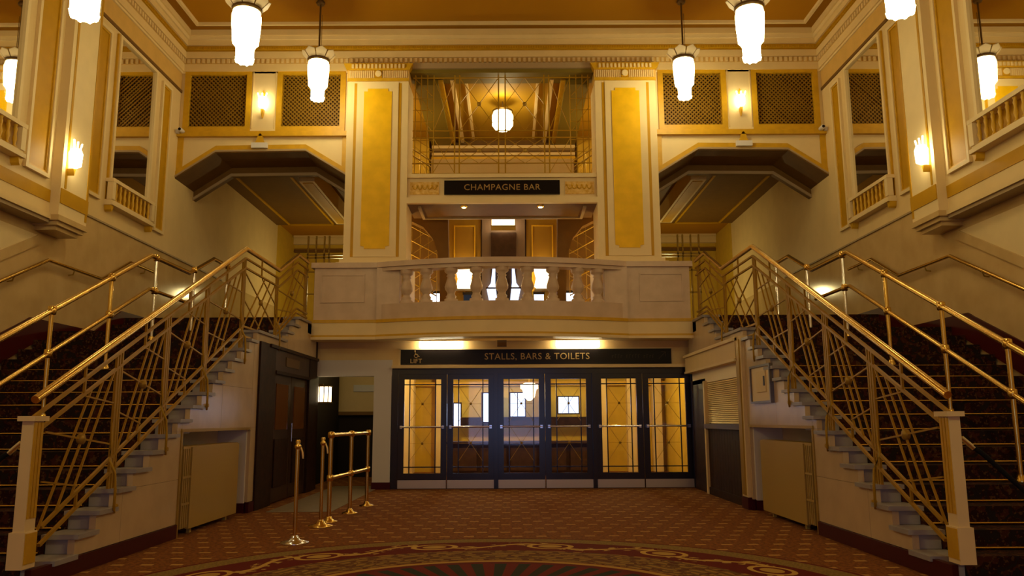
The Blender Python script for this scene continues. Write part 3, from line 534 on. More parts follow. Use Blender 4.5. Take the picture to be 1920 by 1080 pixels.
# ------------------------------------------------------------------ stairs
def clip_cell(ya, yb, za, zb):
    ys_ = [ya] + [n for n in NOSE if ya < n < yb] + [yb]; segs = [(a, b, min(zb, prof(a)-.045)) for a, b in zip(ys_, ys_[1:])]
    segs = [q for q in segs if q[2] > za+.01]
    if not segs: return None
    P = [(segs[0][0], za), (segs[-1][1], za)]
    for a, b, h in reversed(segs): P += [(b, h), (a, h)]
    out = []
    for p in P:
        if not out or (abs(p[0]-out[-1][0]) > 1e-5 or abs(p[1]-out[-1][1]) > 1e-5): out.append(p)
    return out
for s in (-1, 1):
    sd = 'lift-door' if s < 0 else 'ticket-kiosk'
    st = thing('staircase', 'Broad carpeted marble staircase rising past the %s wall' % sd, 'staircase', (s*5.1, 6.9, 0), 'twin staircases')
    for k, y in enumerate(NOSE, 1):
        z = hz(k); yn = NOSE[k] if k < 19 else 15.0; z0 = max(0, z-RISE)
        x0 = 3.55 if True else XS
        MB().box(s*(XS+.005), s*3.86, y+.02, yn+.03, z0-.0, z-.04).box(s*(XS-.04), s*3.88, y-.025, yn+.0, z-.04, z).build('stone_step', STEPM, st)
        tr = MB().box(s*3.86, s*(XW-.03), y, yn+.02, z0, z-.005).build('carpeted_step', STCARP, st)
        if k < 19: MB().tube([(s*3.9, yn-.012, z+.012), (s*(XW-.05), yn-.012, z+.012)], .012, 6).build('stair_rod', BRASS, tr)
    # marble cladding of the stair flank
    fl = thing('stair_flank', 'Pale marble slab cladding on the stair flank above the %s, with stepped top' % ('lift-side radiator' if s < 0 else 'kiosk-side radiator'), 'cladding', (s*XS, 9, 0), 'stair flanks', 'structure')
    for ya, yb, zs in ((6.87, 8.02, (.15, .64, 1.17)), (8.02, 9.36, (.15, .64, 1.17, 1.7)), (9.36, 10.6, (1.20, 1.75, 2.5)), (10.6, 11.82, (1.20, 1.75, 2.5)), (11.82, 12.06, (.15, 1.2, 2.45, 2.62)), (12.06, 13.6, (2.47, 2.70)), (13.6, 15.6, (2.47, 3.2))):
        for za, zb in zip(zs, zs[1:]):
            P = clip_cell(ya, yb, za, zb)
            if P: MB().prism([(max(ya+.003, min(yb-.003, y)), z-.003 if abs(z-zb) < 1e-6 else z) for y, z in P], 'x', s*XS, s*(XS+.06)).build('marble_slab', MARB, fl)
    m = MB()
    for ya, yb, za in ((6.6, 9.36, 0), (9.36, 11.82, 1.19), (11.82, 12.06, 0), (12.06, 15.6, 2.46)):
        P = clip_cell(ya, yb, za, 3.2)
        if P: m.prism([(y+.035, z-.01) for y, z in P], 'x', s*(XS+.012), s*(XS+.03))
    m.build('joint_backing', JOINT, fl)
    MB().box(s*(XS-.02), s*(XS+.03), 6.55, 9.33, 0, .145).box(s*(XS-.02), s*(XS+.03), 11.82, 12.06, 0, .145).build('baseboard_stair', MAROON, kind='structure')
    # radiator niche
    nc = thing('radiator_niche', None, None, (s*XS, 10.5, 0), kind='structure')
    MB().box(s*(XS+.45), s*(XS+.5), 9.36, 11.82, 0, 1.2).build('back', WHITE, nc); MB().box(s*(XS+.04), s*(XS+.5), 11.77, 11.82, .14, 1.2).build('side_jamb', WHITE, nc); MB().box(s*(XS+.04), s*(XS+.5), 11.76, 11.82, 0, .14).build('jamb_skirting', MAROON, nc)
    MB().box(s*(XS+.03), s*(XS+.5), 9.36, 9.40, 0, 1.2).build('near_jamb', WHITE, nc); MB().box(s*(XS+.02), s*(XS+.5), 9.36, 11.82, 1.17, 1.2).build('head', WHITE, nc)
    m = MB(); m.box(s*(XS-.015), s*(XS+.02), 9.33, 11.82, 1.165, 1.20).box(s*(XS-.015), s*(XS+.02), 9.33, 9.37, 0, 1.17); m.build('edge_trim', BRASSD, nc)
    rd = thing('radiator', 'Flat cream-gold panel radiator in the stair niche, %s side' % sd, 'radiator', (s*(XS+.1), 10.3, .06), 'niche radiators')
    MB().box(s*(XS-.02), s*(XS+.02), 9.66, 11.3, .06, .99).build('front_panel', RADM, rd)
    MB().box(s*(XS+.02), s*(XS+.20), 9.50, 11.2, .10, .95).build('core', RADM, rd)
    MB().box(s*(XS-.0), s*(XS+.2), 9.44, 11.3, .97, 1.0).build('top_cover', RADM, rd)
    for i in range(4): MB().box(s*(XS-.005), s*(XS+.10), 9.45+i*.055, 9.475+i*.055, .08, .97).build('fin', RADM, rd)
    for z in (.35, .65): MB().box(s*(XS-.012), s*(XS-.0), 9.43, 9.66, z-.012, z+.012).build('fin_bar', RADM, rd)
    MB().box(s*(XS+.02), s*(XS+.06), 9.8, 9.85, 0, .1).box(s*(XS+.02), s*(XS+.06), 11.0, 11.05, 0, .1).build('foot', RADM, rd)
    # ---------------- lattice balustrade of the flight
    bt = thing('stair_balustrade', 'Gilt lattice balustrade with brass handrail on the open edge, %s staircase' % sd, 'balustrade', (s*3.68, 6.5, .164), 'open-edge balustrades')
    X = 3.68
    def zl(y, off=0):   # handrail line, off = drop below it
        if y <= 11.5: z = 1.46 + .4665*(y-6.57)
        elif y <= 13.22: z = 3.76
        elif y <= 14.35: z = 3.76 + .5*(y-13.22)/1.13
        else: z = 4.26
        return z-off
    K = [6.57, 11.5, 13.22, 14.35, 15.1]
    def run(off, r, n, nm, mt, ya=K[0], yb=K[-1], parent=bt):
        pts = [ya] + [k for k in K if ya < k < yb] + [yb]; return MB().tube([(s*X, y, zl(y, off)) for y in pts], r, n).build(nm, mt, parent)
    run(0, .034, 10, 'handrail', BRASS)
    run(.14, .019, 4, 'top_rail', RAILM); run(.28, .019, 4, 'second_rail', RAILM)
    run(1.13, .019, 4, 'lower_rail', RAILM, 6.8, 13.1); run(1.27, .019, 4, 'bottom_rail', RAILM, 6.8, 13.1)
    run(.98, .019, 4, 'lower_rail', RAILM, 13.2, 15.1); run(1.06, .019, 4, 'bottom_rail', RAILM, 13.2, 15.1)
    # newel
    MB().box(s*3.595, s*3.72, 6.445, 6.615, .164, .44).build('newel_base', CREAM2, bt)
    nw = MB().box(s*3.61, s*3.70, 6.46, 6.60, .44, 1.30).build('newel_post', CREAM2, bt)
    for i in range(3): MB().box(s*3.602, s*3.61, 6.47+i*.045, 6.50+i*.045, .54, 1.28).build('flute', GOLD, nw)
    MB().box(s*3.585, s*3.725, 6.43, 6.63, 1.29, 1.33).build('newel_cap', CREAM2, bt); MB().box(s*3.588, s*3.595, 6.455, 6.605, .2, .43).build('gilt_face', GOLD, nw)
    posts = [7.93, 9.0, 10.12, 11.45, 13.1, 14.9]
    for i, yp in enumerate(posts):
        zb = prof(yp); zt = zl(yp, .28)
        for j, dx in enumerate((-.05, 0, .05)):
            MB().box(s*(X-.012), s*(X+.012), yp+dx-.012, yp+dx+.012, zb, zl(yp+dx, .15)).build('post', RAILM, bt)
        MB().box(s*(X-.008), s*(X+.008), yp-.045, yp+.045, zb+.25, zt).build('post_web', RAILM, bt)
        if yp < 14:   # scroll bracket curling out over the marble flank
            z = zb
            P = [(X, yp-.06, z+.62), (X-.01, yp-.07, z+.40), (X-.05, yp-.15, z+.28), (X-.115, yp-.17, z+.15), (X-.13, yp-.17, z), (X-.13, yp-.17, z-.18), (X-.11, yp-.12, z-.21), (X-.09, yp-.08, z-.17)]
            MB().tube([(s*a, b, c_) for a, b, c_ in P], .013, 6).build('scroll_bracket', RAILM, bt)
            MB().lathe([(.02, -.02), (.025, 0), (.02, .02)], (s*(X-.09), yp-.06, z-.16), 8, ax='x').build('scroll_boss', RAILM, bt)
    for i in range(5):   # light stanchions between the posts
        pass
    ends = [6.70] + posts
    for a, b in zip(ends, ends[1:]):
        a2, b2 = a+.06, b-.06; L_ = b2-a2
        lo = 1.13 if b < 13.3 else .98
        def P_(t, u): y = a2+t*L_; return (s*X, y, zl(y, lo)*(1-u) + zl(y, .28)*u)
        for t0, t1 in ((-.0, .62), (.22, .80), (.42, .98)): MB().tube([P_(t0, 0), P_(t1, 1)], .012, 4).build('diagonal_bar', RAILM, bt)
        MB().tube([P_(0, .92), P_(1, .16)], .011, 4).build('cross_bar', RAILM, bt)
        MB().tube([P_(.0, .45), P_(.5, .06)], .010, 4).build('cross_bar', RAILM, bt); MB().tube([P_(.52, .97), P_(1, .62)], .010, 4).build('cross_bar', RAILM, bt)
        c0 = P_(.51, .53); MB().lathe([(.001, -.03), (.045, -.022), (.05, 0), (.045, .022), (.001, .03)], c0, 10, ax='x').build('rosette', BRASSD, bt)
        ym = (a+b)/2; MB().box(s*(X-.01), s*(X+.01), ym-.012, ym+.012, zl(ym, .28), zl(ym, 0)).build('rail_spacer', RAILM, bt); MB().box(s*(X-.01), s*(X+.01), ym-.012, ym+.012, zl(ym, 1.27), zl(ym, 1.13)).build('rail_spacer', RAILM, bt)
    # ---------------- centre brass rail
    cr = thing('centre_rail', 'Double brass tube handrail down the middle of the %s staircase' % sd, 'handrail', (s*5.15, 6.9, .3), 'centre handrails')
    def zc(y):
        if y <= 11.72: return 2.56 + .469*(y-9.27)
        if y <= 13.15: return 3.71
        if y <= 14.2: return 3.71 + .45*(y-13.15)/1.05
        return 4.16
    def crun(off, ya, yb, nm, r):
        pts = [ya] + [k for k in (11.72, 13.15, 14.2) if ya < k < yb] + [yb]; MB().tube([(s*5.15, y, zc(y)-off) for y in pts], r, 10).build(nm, BRASS, cr)
    crun(0, 5.7, 15.0, 'top_rail', .034); crun(.5, 5.7, 13.05, 'lower_rail', .028)
    for yp in (6.95, 8.1, 9.27, 10.6, 11.9, 13.35, 14.9):
        zb = prof(yp); po = MB().tube([(s*5.15, yp, zb), (s*5.15, yp, zc(yp))], .026, 12).build('post', CHROME if yp in (11.9, 13.35, 14.9) else BRASS, cr)
        MB().lathe([(.055, 0), (.055, .02), (.04, .05), (.04, .07)], (s*5.15, yp, zb), 14).build('base_collar', BRASS, po)
        for zz in (zc(yp), zc(yp)-.5):
            if zz > zb+.1 and not (yp > 13 and zz < zc(yp)-.1): MB().lathe([(.02, -.055), (.045, -.045), (.048, 0), (.045, .045), (.02, .055)], (s*5.15, yp, zz), 14).build('joint', BRASS, po)
    # ---------------- wall rail
    wr = thing('wall_handrail', 'Brass handrail bracketed to the marble wall, %s staircase' % sd, 'handrail', (s*6.64, 8, 2), 'wall handrails')
    yz = [(6.6, 1.27), (11.67, 3.64), (13.25, 3.63), (14.2, 4.10), (15.2, 4.10)]
    MB().tube([(s*6.64, y, z) for y, z in yz], .028, 10).build('rail', BRASS, wr)
    for y, z in ((9.6, 2.67), (10.9, 3.28), (12.4, 3.635), (14.8, 4.10)): MB().tube([(s*6.64, y, z-.02), (s*6.66, y, z-.08), (s*6.73, y, z-.09)], .012, 6).build('bracket', BRASSD, wr)
    # ---------------- rope across the stair foot
    rp = thing('barrier_rope', 'Black rope with chrome end clip drooping from the %s newel post' % sd, 'rope', (s*3.84, 6.5, 1.1), 'stair-foot ropes')
    pts = [(s*(3.80+.95*t), 6.52, 1.06-.62*math.sin(PI*.5*t*1.05)**1.2 if t > 0 else 1.06) for t in [i/12 for i in range(13)]]
    pts2 = [(s*(4.75+.95*t), 6.52, .44+.62*(1-math.cos(PI*.5*t))) for t in [i/12 for i in range(1, 13)]]
    MB().tube(pts+pts2, .02, 8).build('rope', ROPE, rp); MB().tube([(s*3.73, 6.52, 1.12), (s*3.82, 6.52, 1.04)], .022, 8).build('clip', CHROME, rp)
# ------------------------------------------------------------------ lift doors (in the flank)
lf = thing('lift_door', 'Dark wood lift entrance with two leaves set in the stair flank', 'door', (-XS, 13.7, 0))
xa, xb = -XS-.10, -XS
MB().box(xa, xb+.03, 12.06, 12.85, 0, 2.47).build('near_pier', WOOD, lf); MB().box(xa, xb+.03, 15.05, 15.62, 0, 2.47).build('far_pier', WOOD, lf)
MB().box(xa, xb+.02, 12.85, 15.05, 2.05, 2.47).build('header', WOOD2, lf); MB().box(xb+.02, xb+.05, 12.85, 15.05, 2.03, 2.08).box(xb+.02, xb+.06, 12.5, 15.62, 2.42, 2.47).build('header_moulding', WOOD, lf)
MB().box(xb+.02, xb+.03, 13.45, 14.3, 2.18, 2.33).build('brass_plate', mat('dull_plate', (.13, .07, .02), .4, .5), lf)
for y0_, y1_ in ((12.87, 13.94), (13.96, 15.03)):
    lv = MB().box(xa, xb-.01, y0_, y1_, .02, 2.04).build('leaf', WOOD2, lf)
    MB().box(xb-.012, xb+.0, y0_+.18, y1_-.18, 1.15, 1.88).build('vision_panel', mat('dark_amber_glass', (.16, .06, .015), .12), lv)
    MB().box(xb-.012, xb+.012, y0_+.15, y1_-.15, .25, 1.0).build('lower_panel', WOOD, lv)
MB().tube([(xb+.04, 13.90, .95), (xb+.04, 13.90, 1.25)], .012, 8).build('pull_handle', CHROME, lf)
# ------------------------------------------------------------------ ticket kiosk on the other flank
kk = thing('ticket_kiosk', 'Ticket kiosk with slatted roller shutter and dark boarded counter front', 'kiosk', (XS, 13.6, 0))
MB().box(XS-.05, XS+.12, 11.90, 12.18, .17, 2.50).build('near_pilaster', CREAM2, kk); MB().box(XS-.07, XS-.05, 11.96, 12.12, .2, 2.45).build('gilt_strip', BRASSD, kk); MB().box(XS-.06, XS+.12, 11.88, 12.2, 0, .17).build('pilaster_foot', MAROON, kk)
MB().box(XS-.08, XS+.12, 12.10, 15.6, 2.16, 2.50).build('lintel', CREAM, kk); MB().box(XS-.12, XS+.12, 12.1, 15.6, 2.44, 2.49).box(XS-.10, XS+.1, 12.1, 15.6, 2.14, 2.18).build('lintel_moulding', CREAM2, kk)
MB().box(XS+.03, XS+.12, 12.15, 15.5, 1.92, 2.16).build('shutter_hood', SHUT, kk)
for i in range(22): MB().prism([(XS+.03, 1.212+i*.032), (XS+.06, 1.212+i*.032), (XS+.065, 1.240+i*.032), (XS+.055, 1.240+i*.032)], 'y', 12.2, 14.4).build('shutter_slat', SHUT, kk)
MB().box(XS+.07, XS+.1, 12.2, 14.45, 1.2, 1.95).build('shutter_back', BRASSD, kk)
MB().box(XS-.02, XS+.12, 14.4, 14.5, .0, 1.95).build('far_jamb', CREAM, kk); MB().box(XS+.03, XS+.12, 14.5, 15.6, 0, 2.0).build('dark_side', WOOD, kk)
MB().box(XS-.04, XS+.12, 12.18, 14.45, 1.12, 1.20).build('counter_top', mat('grey_counter', (.10, .085, .09), .3), kk)
for i in range(14): MB().box(XS+.02, XS+.05, 12.19+i*.162, 12.345+i*.162, .12, 1.12).build('board', WOOD, kk)
MB().box(XS+.05, XS+.1, 12.18, 14.4, 0, 1.12).build('counter_core', DARK, kk); MB().box(XS-.0, XS+.05, 12.18, 14.4, 0, .12).build('plinth', WOOD, kk)
# framed display case on the flank
fr = thing('display_case', 'Small dark-framed glazed case with a pale notice on the kiosk-side flank', 'case', (XS, 11.1, 1.5))
MB().box(XS-.03, XS, 10.68, 11.50, 1.52, 1.98).build('case', mat('lit_look_case_lining', (.80, .64, .36), .4), fr)  # lit look of the case is put into the bright lining colour
m = MB()
for a, b, c_, d_ in ((10.64, 11.54, 1.49, 1.52), (10.64, 11.54, 1.98, 2.01), (10.64, 10.68, 1.52, 1.98), (11.50, 11.54, 1.52, 1.98)): m.box(XS-.05, XS, a, b, c_, d_)
m.build('frame', mat('grey_metal_frame', (.16, .14, .13), .3, .6), fr)
MB().box(XS-.045, XS-.03, 10.85, 11.25, 1.64, 1.92).build('notice', CREAM2, fr); MB().box(XS-.05, XS-.045, 10.87, 10.93, 1.72, 1.85).build('dark_label', BLACK, fr)
# ------------------------------------------------------------------ foyer doors
YD = 15.74; X0 = -2.02; DW = .945
dl = thing('door_frame', None, None, (0, YD, 0), kind='structure')
MB().box(-2.14, 3.78, YD-.02, YD+.14, 2.17, 2.30).build('header', NAVY, dl); MB().box(-2.14, X0, YD-.03, YD+.12, 0, 2.3).build('jamb', NAVY, dl); MB().box(3.65, 3.85, YD-.05, YD+.12, 0, 2.3).build('jamb', NAVY, dl)
for i in (2, 4): MB().box(X0+DW*i-.035, X0+DW*i+.035, YD-.06, YD+.1, 0, 2.18).build('mullion', NAVY, dl)
MB().box(-2.14, 3.75, YD-.12, YD+.1, 2.28, 2.34).build('ledge', CREAM2, dl)
MB().box(-3.7, 3.8, YD, YD+.2, 2.34, 2.85).build('bulkhead', CREAM, dl)
for i in range(6):
    xa = X0+DW*i+.003; xb = xa+DW-.006
    if i in (2, 4): xa += .03
    if i in (1, 3): xb -= .03
    dr = tag(thing('door_%d' % (i+1), None, None, ((xa+xb)/2, YD, 0)), kind='structure')
    pa, pb, z0, z1 = xa+.115, xb-.115, .29, 2.07; y0_, y1_ = YD, YD+.05
    MB().box(xa, pa, y0_, y1_, .0, 2.17).build('stile', NAVY, dr); MB().box(pb, xb, y0_, y1_, .0, 2.17).build('stile', NAVY, dr)
    MB().box(pa, pb, y0_, y1_, z1, 2.17).build('top_rail', NAVY, dr); MB().box(pa, pb, y0_, y1_, .0, z0).build('bottom_rail', NAVY, dr)
    MB().box(xa+.01, xb-.01, y0_-.012, y0_, .01, .165).build('kick_plate', mat('brushed_kick_plate', (.62, .52, .42), .38, .6) if i == 0 else bpy.data.materials['brushed_kick_plate'], dr)
    MB().box(pa, pb, y0_+.022, y0_+.03, z0, z1).build('pane', GLASS, dr)
    for x in (pa+.105, pb-.105): MB().box(x-.010, x+.010, y0_+.01, y0_+.04, z0, z1).build('glazing_bar', NAVY, dr)
    for z in (z0+.115, z1-.10): MB().box(pa, pb, y0_+.01, y0_+.04, z-.010, z+.010).build('glazing_bar', NAVY, dr)
    xm = (pa+pb)/2; q = .105
    for zc_ in (1.60, .85):
        for sg in (-1, 1):
            MB().tube([(pa+q, y0_+.015, zc_-sg*.34), (pb-q, y0_+.015, zc_+sg*.34)], .0055, 4).build('diagonal_rod', BRASSD, dr)
        MB().tube([(pa+q, y0_+.015, zc_), (pb-q, y0_+.015, zc_)], .004, 4).build('cross_rod', BRASSD, dr)
        MB().lathe([(.001, -.02), (.024, -.012), (.024, .01)], (xm, y0_+.01, zc_), 10, ax='y').build('rosette', BRASSD, dr)
    pb_ = MB().tube([(xa+.05, y0_-.06, 1.16), (xb-.05, y0_-.06, 1.16)], .018, 10).build('push_bar', CHROME, dr)
    for x in (xa+.07, xb-.07): MB().box(x-.022, x+.022, y0_-.075, y0_, 1.13, 1.19).build('bar_bracket', CHROME, pb_)
# sign above
sg = thing('foyer_sign', 'Long black sign board reading STALLS, BARS & TOILETS above the doors', 'sign', (.65, YD-.03, 2.5))
MB().box(-1.98, 3.28, YD-.04, YD, 2.355, 2.645).build('board', BLACK, sg)
MB().box(-2.02, 3.32, YD-.03, YD, 2.645, 2.67).box(-2.02, -1.98, YD-.03, YD, 2.34, 2.67).build('board_edge', CREAM2, sg)
text('lettering', 'STALLS, BARS & TOILETS', (.67, YD-.045, 2.50), .175, LETTER, sg)
text('lift_lettering', 'LIFT', (-1.68, YD-.045, 2.42), .12, LETTER, sg)
FADE = mat('faded_lettering', (.07, .045, .022), .5); m = MB(); rnd = random.Random(3)
for i in range(15):
    if i in (4, 10): continue
    x = 2.13+i*.056; h = rnd.choice((.05, .06, .07)); m.box(x, x+.008, YD-.046, YD-.04, 2.465, 2.465+h).box(x+.012, x+.03, YD-.046, YD-.04, 2.465+h-.008, 2.465+h)
m.build('worn_lettering', FADE, sg, kind='stuff')
MB().tube([(3.04, YD-.045, 2.45), (3.17, YD-.045, 2.58)], .006, 4).tube([(3.08, YD-.045, 2.58), (3.17, YD-.045, 2.58), (3.17, YD-.045, 2.49)], .006, 4).build('arrow', FADE, sg)
wc = MB(); wc.tube([(-1.68+.035*math.cos(t), YD-.045, 2.525+.035*math.sin(t)) for t in [2*PI*i/14 for i in range(14)]], .006, 4, closed=True)
wc.tube([(-1.70, YD-.045, 2.60), (-1.69, YD-.045, 2.545), (-1.65, YD-.045, 2.545), (-1.63, YD-.045, 2.51), (-1.61, YD-.045, 2.51)], .007, 4).lathe([(.001, -.004), (.014, -.003), (.014, .003)], (-1.703, YD-.045, 2.617), 10, ax='y')
wc.build('wheelchair_symbol', LETTER, sg)
YL = 15.64
for i, xl in enumerate((-1.19, 1.46)):
    fl = thing('strip_light', 'Glowing fluorescent strip light over the sign, above %s' % ('the LIFT symbol end' if i == 0 else 'the word TOILETS'), 'light', (xl, YL, 2.7), 'strip lights over the doors')
    MB().lathe([(.055, -.42), (.062, -.41), (.062, .41), (.055, .42)], (xl, YL, 2.735), 14, ax='x').build('diffuser', TUBE, fl)
    MB().box(xl-.40, xl+.40, YL-.03, YL+.03, 2.78, 2.80).build('housing', WHITE, fl)
ex = thing('emergency_light', 'Small brown box fitting between the two strip lights', 'fitting', (.2, 15.5, 2.7))
MB().box(-.30+.2, -.12+.2, 15.48, 15.56, 2.68, 2.80).build('body', LEAD, ex); MB().box(-.29+.2, -.13+.2, 15.47, 15.48, 2.69, 2.76).build('lens', BROWN, ex)
# left side passage
ps = thing('passage', None, None, (-3, YD, 0), kind='structure')
MB().box(-3.6, -2.14, YD-.02, YD+.18, 2.14, 2.45).build('beam', WHITE, ps); MB().box(-2.49, -2.15, YD-.02, YD+.2, .13, 2.14).build('pillar', WHITE, ps); MB().box(-2.50, -2.14, YD-.04, YD+.2, 0, .13).build('pillar_skirting', MAROON, ps)
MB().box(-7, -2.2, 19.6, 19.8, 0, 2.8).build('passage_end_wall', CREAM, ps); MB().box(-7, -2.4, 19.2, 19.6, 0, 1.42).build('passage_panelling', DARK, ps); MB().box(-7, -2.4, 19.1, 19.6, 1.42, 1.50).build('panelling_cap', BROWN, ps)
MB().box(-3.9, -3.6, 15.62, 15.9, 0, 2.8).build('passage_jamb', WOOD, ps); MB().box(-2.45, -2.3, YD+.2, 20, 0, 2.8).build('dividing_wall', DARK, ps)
for x in (-3.62, -2.95): MB().box(x, x+.6, 19.55, 19.6, 1.98, 2.14).build('vent_panel', WHITE, ps)
MB().box(-3.35, -2.42, 11.9, 16.5, .0, .006).build('stone_strip', mat('pale_stone_floor', (.30, .23, .14), .3, noise=.2), ps)
t = box_lamp('wall_lantern', 'Glowing glass lantern on the dark passage wall beyond the lift doors', -3.60, 16.3, 1.66, 1.96, .15, .12, GLOWW)
[MB().box(-3.60+dx-.008, -3.60+dx+.008, 16.16, 16.18, 1.66, 1.96).build('glazing_bar', LEAD, t) for dx in (-.13, -.045, .045, .13)]
MB().box(-3.9, -3.6, 16.28, 16.32, 1.97, 2.02).build('arm', BRASSD, t); MB().box(-3.74, -3.70, 16.28, 16.32, 2.0, 2.10).build('finial', BRASSD, t)
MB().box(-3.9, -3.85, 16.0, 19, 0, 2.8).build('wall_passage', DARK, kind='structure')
# inner foyer behind the doors
fo = thing('inner_foyer', None, None, (1, 20, 0), kind='structure')
MB().box(-2.3, 4.4, 20.9, 21.1, 0, 2.8).build('end_wall', YELLOW, fo); MB().box(4.1, 4.3, 15.9, 21, 0, 2.8).build('side_wall', YELLOW, fo)
MB().box(-2.3, -2.28, 16, 20.9, 0, 2.8).build('side_wall', CREAM, fo)
MB().box(-2.3, 4.1, 20.6, 20.9, 2.35, 2.5).box(-2.3, 4.1, 20.7, 20.9, 2.15, 2.25).build('cornice', GOLD, fo)
for x in (-1.75, 2.35, 3.1, 3.75): MB().box(x, x+.22, 20.6, 20.9, 0, 2.35).build('pilaster', CREAM, fo)
MB().box(-1.3, 2.35, 20.5, 20.6, 1.14, 1.36).build('dark_band', WOOD, fo)
ctr = thing('box_office_counter', 'Long dark wooden counter seen through the middle glass doors', 'counter', (.5, 19.6, 0))
MB().box(-1.3, 2.2, 19.3, 19.9, 0, .74).build('body', WOOD, ctr); MB().box(-1.35, 2.25, 19.25, 19.95, .74, .79).build('top', WOOD2, ctr)
for i in range(5): MB().box(-1.25+i*.7, -.65+i*.7, 19.27, 19.3, .12, .64).build('panel', WOOD2, ctr)
for i, (x, z0, z1, w_, m) in enumerate(((-.55, 1.25, 1.95, .48, SKYW), (-1.45, 1.15, 1.7, .35, SKYW), (.15, 1.38, 1.95, .36, SKYW), (1.35, 1.45, 1.85, .5, SKYW))):
    wn = thing('window_%d' % (5+i), None, None, (x, 20.4, z0), kind='structure')
    MB().box(x, x+w_, 20.42, 20.45, z0, z1).build('pane', m, wn)
    MB().box(x-.03, x, 20.40, 20.46, z0-.03, z1+.03).box(x+w_, x+w_+.03, 20.40, 20.46, z0-.03, z1+.03).box(x, x+w_, 20.40, 20.46, z0-.03, z0).box(x, x+w_, 20.40, 20.46, z1, z1+.03).build('window_frame', WOOD, wn)
    MB().box(x+w_/2-.01, x+w_/2+.01, 20.40, 20.46, z0, z1).build('glazing_bar', WOOD, wn)
# ------------------------------------------------------------------ hanging lamps
def pendant(loc, ztop, label, sc=1.0, crown=True, group='large hanging lamps'):
    t = thing('pendant_lamp', label, 'lamp', loc, group); x, y, z = loc
    MB().lathe([(.10, .05), (.125, .02), (.13, .22), (.15, .26), (.185, .30), (.205, .55), (.21, .70), (.185, .80)], loc, 12, smooth=False).build('glass_body', GLOW, t)
    for k in range(8):
        a = 2*PI*k/8; MB().prism([(x+.105*math.cos(a)-.035, z+.06), (x+.105*math.cos(a)+.035, z+.06), (x+.105*math.cos(a)+.02, z+.01), (x+.105*math.cos(a), z), (x+.105*math.cos(a)-.02, z+.01)], 'y', y+.105*math.sin(a)-.008, y+.105*math.sin(a)+.008).build('scallop', GLOW, t)
    MB().lathe([(.20, .78), (.215, .80), (.215, .83), (.18, .86), (.05, .9)], loc, 16).build('metal_ring', LEAD, t)
    for k in range(8):
        a0 = 2*PI*(k+.06)/8; a1 = 2*PI*(k+.94)/8; am = (a0+a1)/2
        P = [(.205, .82, a0), (.205, .82, a1), (.31, .93, a1), (.33, .975, am), (.31, .93, a0)]
        vs = [(x+r*math.cos(a), y+r*math.sin(a), z+h) for r, h, a in P]; vs2 = [(u*1.0, v, w+.012) for u, v, w in vs]
        MB().add(vs+vs2, [(0, 1, 2, 3, 4), (5, 6, 7, 8, 9)] + [(i, (i+1) % 5, 5+(i+1) % 5, 5+i) for i in range(5)]).build('petal', PETAL, t)
        a = 2*PI*k/8; MB().tube([(x+.2*math.cos(a), y+.2*math.sin(a), z+.82), (x+.31*math.cos(a), y+.31*math.sin(a), z+.95)], .007, 4).build('petal_rib', LEAD, t)
    MB().tube([(x, y, z+.88), (x, y, ztop)], .018, 8).tube([(x+.04, y, z+.95), (x+.04, y, ztop-.3)], .006, 4).build('stem', LEAD, t)
    MB().lathe([(.07, -.09), (.09, -.05), (.06, 0)], (x, y, ztop), 14).build('canopy', LEAD, t)
    return t
for s in (-1, 1):
    pendant((s*3.55-.0, 14.8, 7.39), 9.46, 'Hanging glass lamp farthest from the camera, beside the gold column, '+SIDE[s]+' side')
    pendant((s*3.64, 10.9, 6.35), 9.46, 'Large hanging glass lamp at the middle of the row, cut at its crown, '+SIDE[s]+' side')
    pendant((s*3.88, 7.15, 5.06), 9.46, 'Hanging lamp whose scalloped tip alone shows at the top edge, '+SIDE[s]+' side')
# bar lamp
t = thing('globe_lamp', 'Squat glowing globe lamp hanging in the bar behind the brass screen', 'lamp', (0, 17.6, 7.9))
MB().lathe([(.08, 0), (.17, .03), (.235, .12), (.24, .36), (.2, .45)], (0, 17.6, 7.80), 12, smooth=False).build('shade', GLOW2, t); MB().lathe([(.22, .44), (.24, .47), (.1, .52)], (0, 17.6, 7.80), 14).build('cap', LEAD, t); MB().tube([(0, 17.6, 8.3), (0, 17.6, 8.5)], .015, 8).build('stem', LEAD, t)
# chandelier in the inner foyer
t = thing('foyer_chandelier', 'Bright glass chandelier seen through the third door', 'lamp', (.52, 18.5, 1.75))
MB().lathe([(.04, 0), (.12, .08), (.16, .25), (.2, .27), (.2, .36), (.1, .40)], (.58, 18.5, 1.72), 12).build('shade', GLOWW, t); MB().tube([(.58, 18.5, 2.1), (.58, 18.5, 2.8)], .015, 8).build('stem', BRASSD, t)
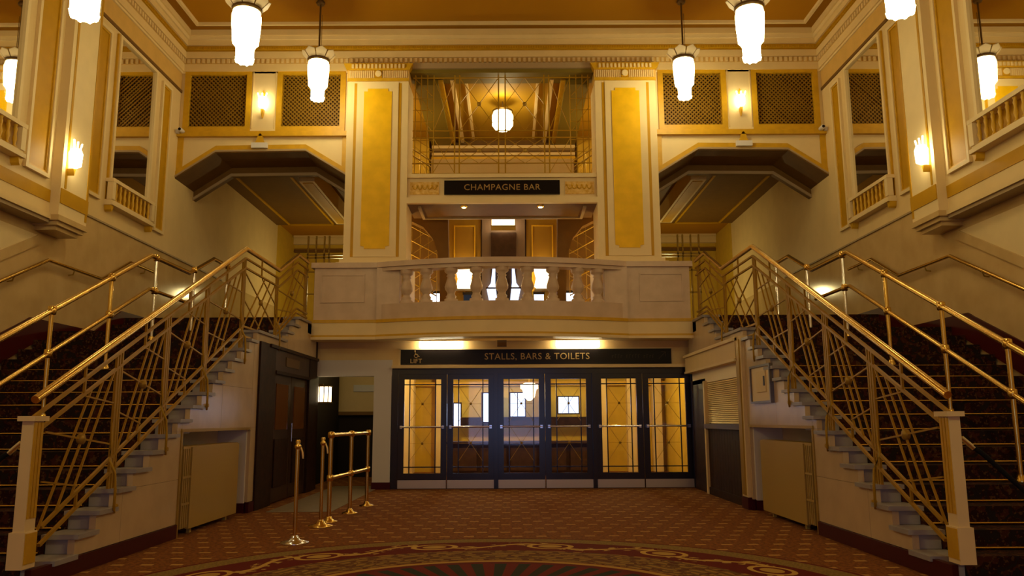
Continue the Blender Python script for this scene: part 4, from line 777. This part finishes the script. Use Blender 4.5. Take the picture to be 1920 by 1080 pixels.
# sconces
def sconce(x, y, z, ax, label, group='glowing wall sconces'):
    t = thing('wall_sconce', label, 'lamp', (x, y, z), group)
    if ax == 'y':
        MB().lathe([(.035, 0), (.075, .03), (.085, .18), (.06, .24)], (x, y-.09, z), 10).build('glass_shade', GLOW2, t)
        for dx in (-.06, 0, .06): MB().tube([(x+dx, y-.1, z+.2), (x+dx*1.6, y-.11, z+.32)], .012, 5).build('flame_tip', GLOW2, t)
        MB().prism([(x-.03, z-.02), (x+.03, z-.02), (x+.02, z-.1), (x, z-.2), (x-.02, z-.1)], 'y', y-.1, y).build('back_plate', GOLD, t); MB().prism([(x-.02, z+.26), (x+.02, z+.26), (x+.025, z+.36), (x, z+.42), (x-.025, z+.36)], 'y', y-.03, y).build('finial', GOLD, t)
    else:
        MB().lathe([(.04, 0), (.085, .03), (.095, .22), (.07, .28)], (x-ax*.11, y, z), 10).build('glass_shade', GLOW2, t)
        for dy_ in (-.07, 0, .07): MB().tube([(x-ax*.12, y+dy_, z+.24), (x-ax*.13, y+dy_*1.6, z+.40)], .012, 5).build('flame_tip', GLOW2, t)
        MB().prism([(y-.03, z-.02), (y+.03, z-.02), (y, z-.12)], 'x', x-ax*.11, x).build('back_plate', GOLD, t)
for s in (-1, 1):
    sconce(s*4.99, YG-.03, 7.72, 'y', 'Glowing wall sconce between the two lattice grilles, '+SIDE[s]+' side')
    sconce(s*6.36, 11.46, 4.98, s, 'Glowing wall sconce on the cream pilaster by the mirrors, '+SIDE[s]+' side')
# ------------------------------------------------------------------ queue barriers
for x, y, lab in ((-2.16, 8.93, 'Single brass rope stanchion nearest the carpet medallion'), (-2.20, 10.3, 'Single brass rope stanchion beside the double-rail barrier')):
    t = thing('rope_stanchion', lab, 'stanchion', (x, y, 0), 'rope stanchions')
    MB().lathe([(.15, 0), (.15, .012), (.06, .035), (.03, .08)], (x, y, 0), 24).build('base', CHROME if y < 9 else BRASS, t)
    MB().tube([(x, y, .05), (x, y, 1.0)], .021, 12).build('pole', BRASS, t)
    MB().lathe([(.022, .98), (.036, 1.0), (.036, 1.02), (.02, 1.035), (.03, 1.06), (.022, 1.08)], (x, y, 0), 14).build('cap', BRASS, t)
    MB().tube([(x+.03, y, 1.0), (x+.05, y, .95), (x+.06, y, .88)], .012, 6).build('hook', BRASS, t)
t = thing('queue_rail', 'Three-post double brass queue rail standing before the passage', 'barrier', (-2.1, 11.5, 0))
QP = [(-2.2, 10.75), (-2.12, 11.72), (-2.06, 12.72)]
for x, y in QP:
    p = MB().tube([(x, y, .03), (x, y, 1.10)], .028, 12).build('post', BRASS, t); MB().lathe([(.11, 0), (.11, .012), (.05, .03), (.034, .07)], (x, y, 0), 20).build('base', BRASS, p)
    for z in (.55, 1.10): MB().lathe([(.02, -.045), (.042, -.035), (.045, 0), (.042, .035), (.02, .045)], (x, y, z), 12).build('joint', BRASS, p)
for z in (.55, 1.10): MB().tube([(x, y, z) for x, y in QP], .026, 10).build('rail', BRASS, t)
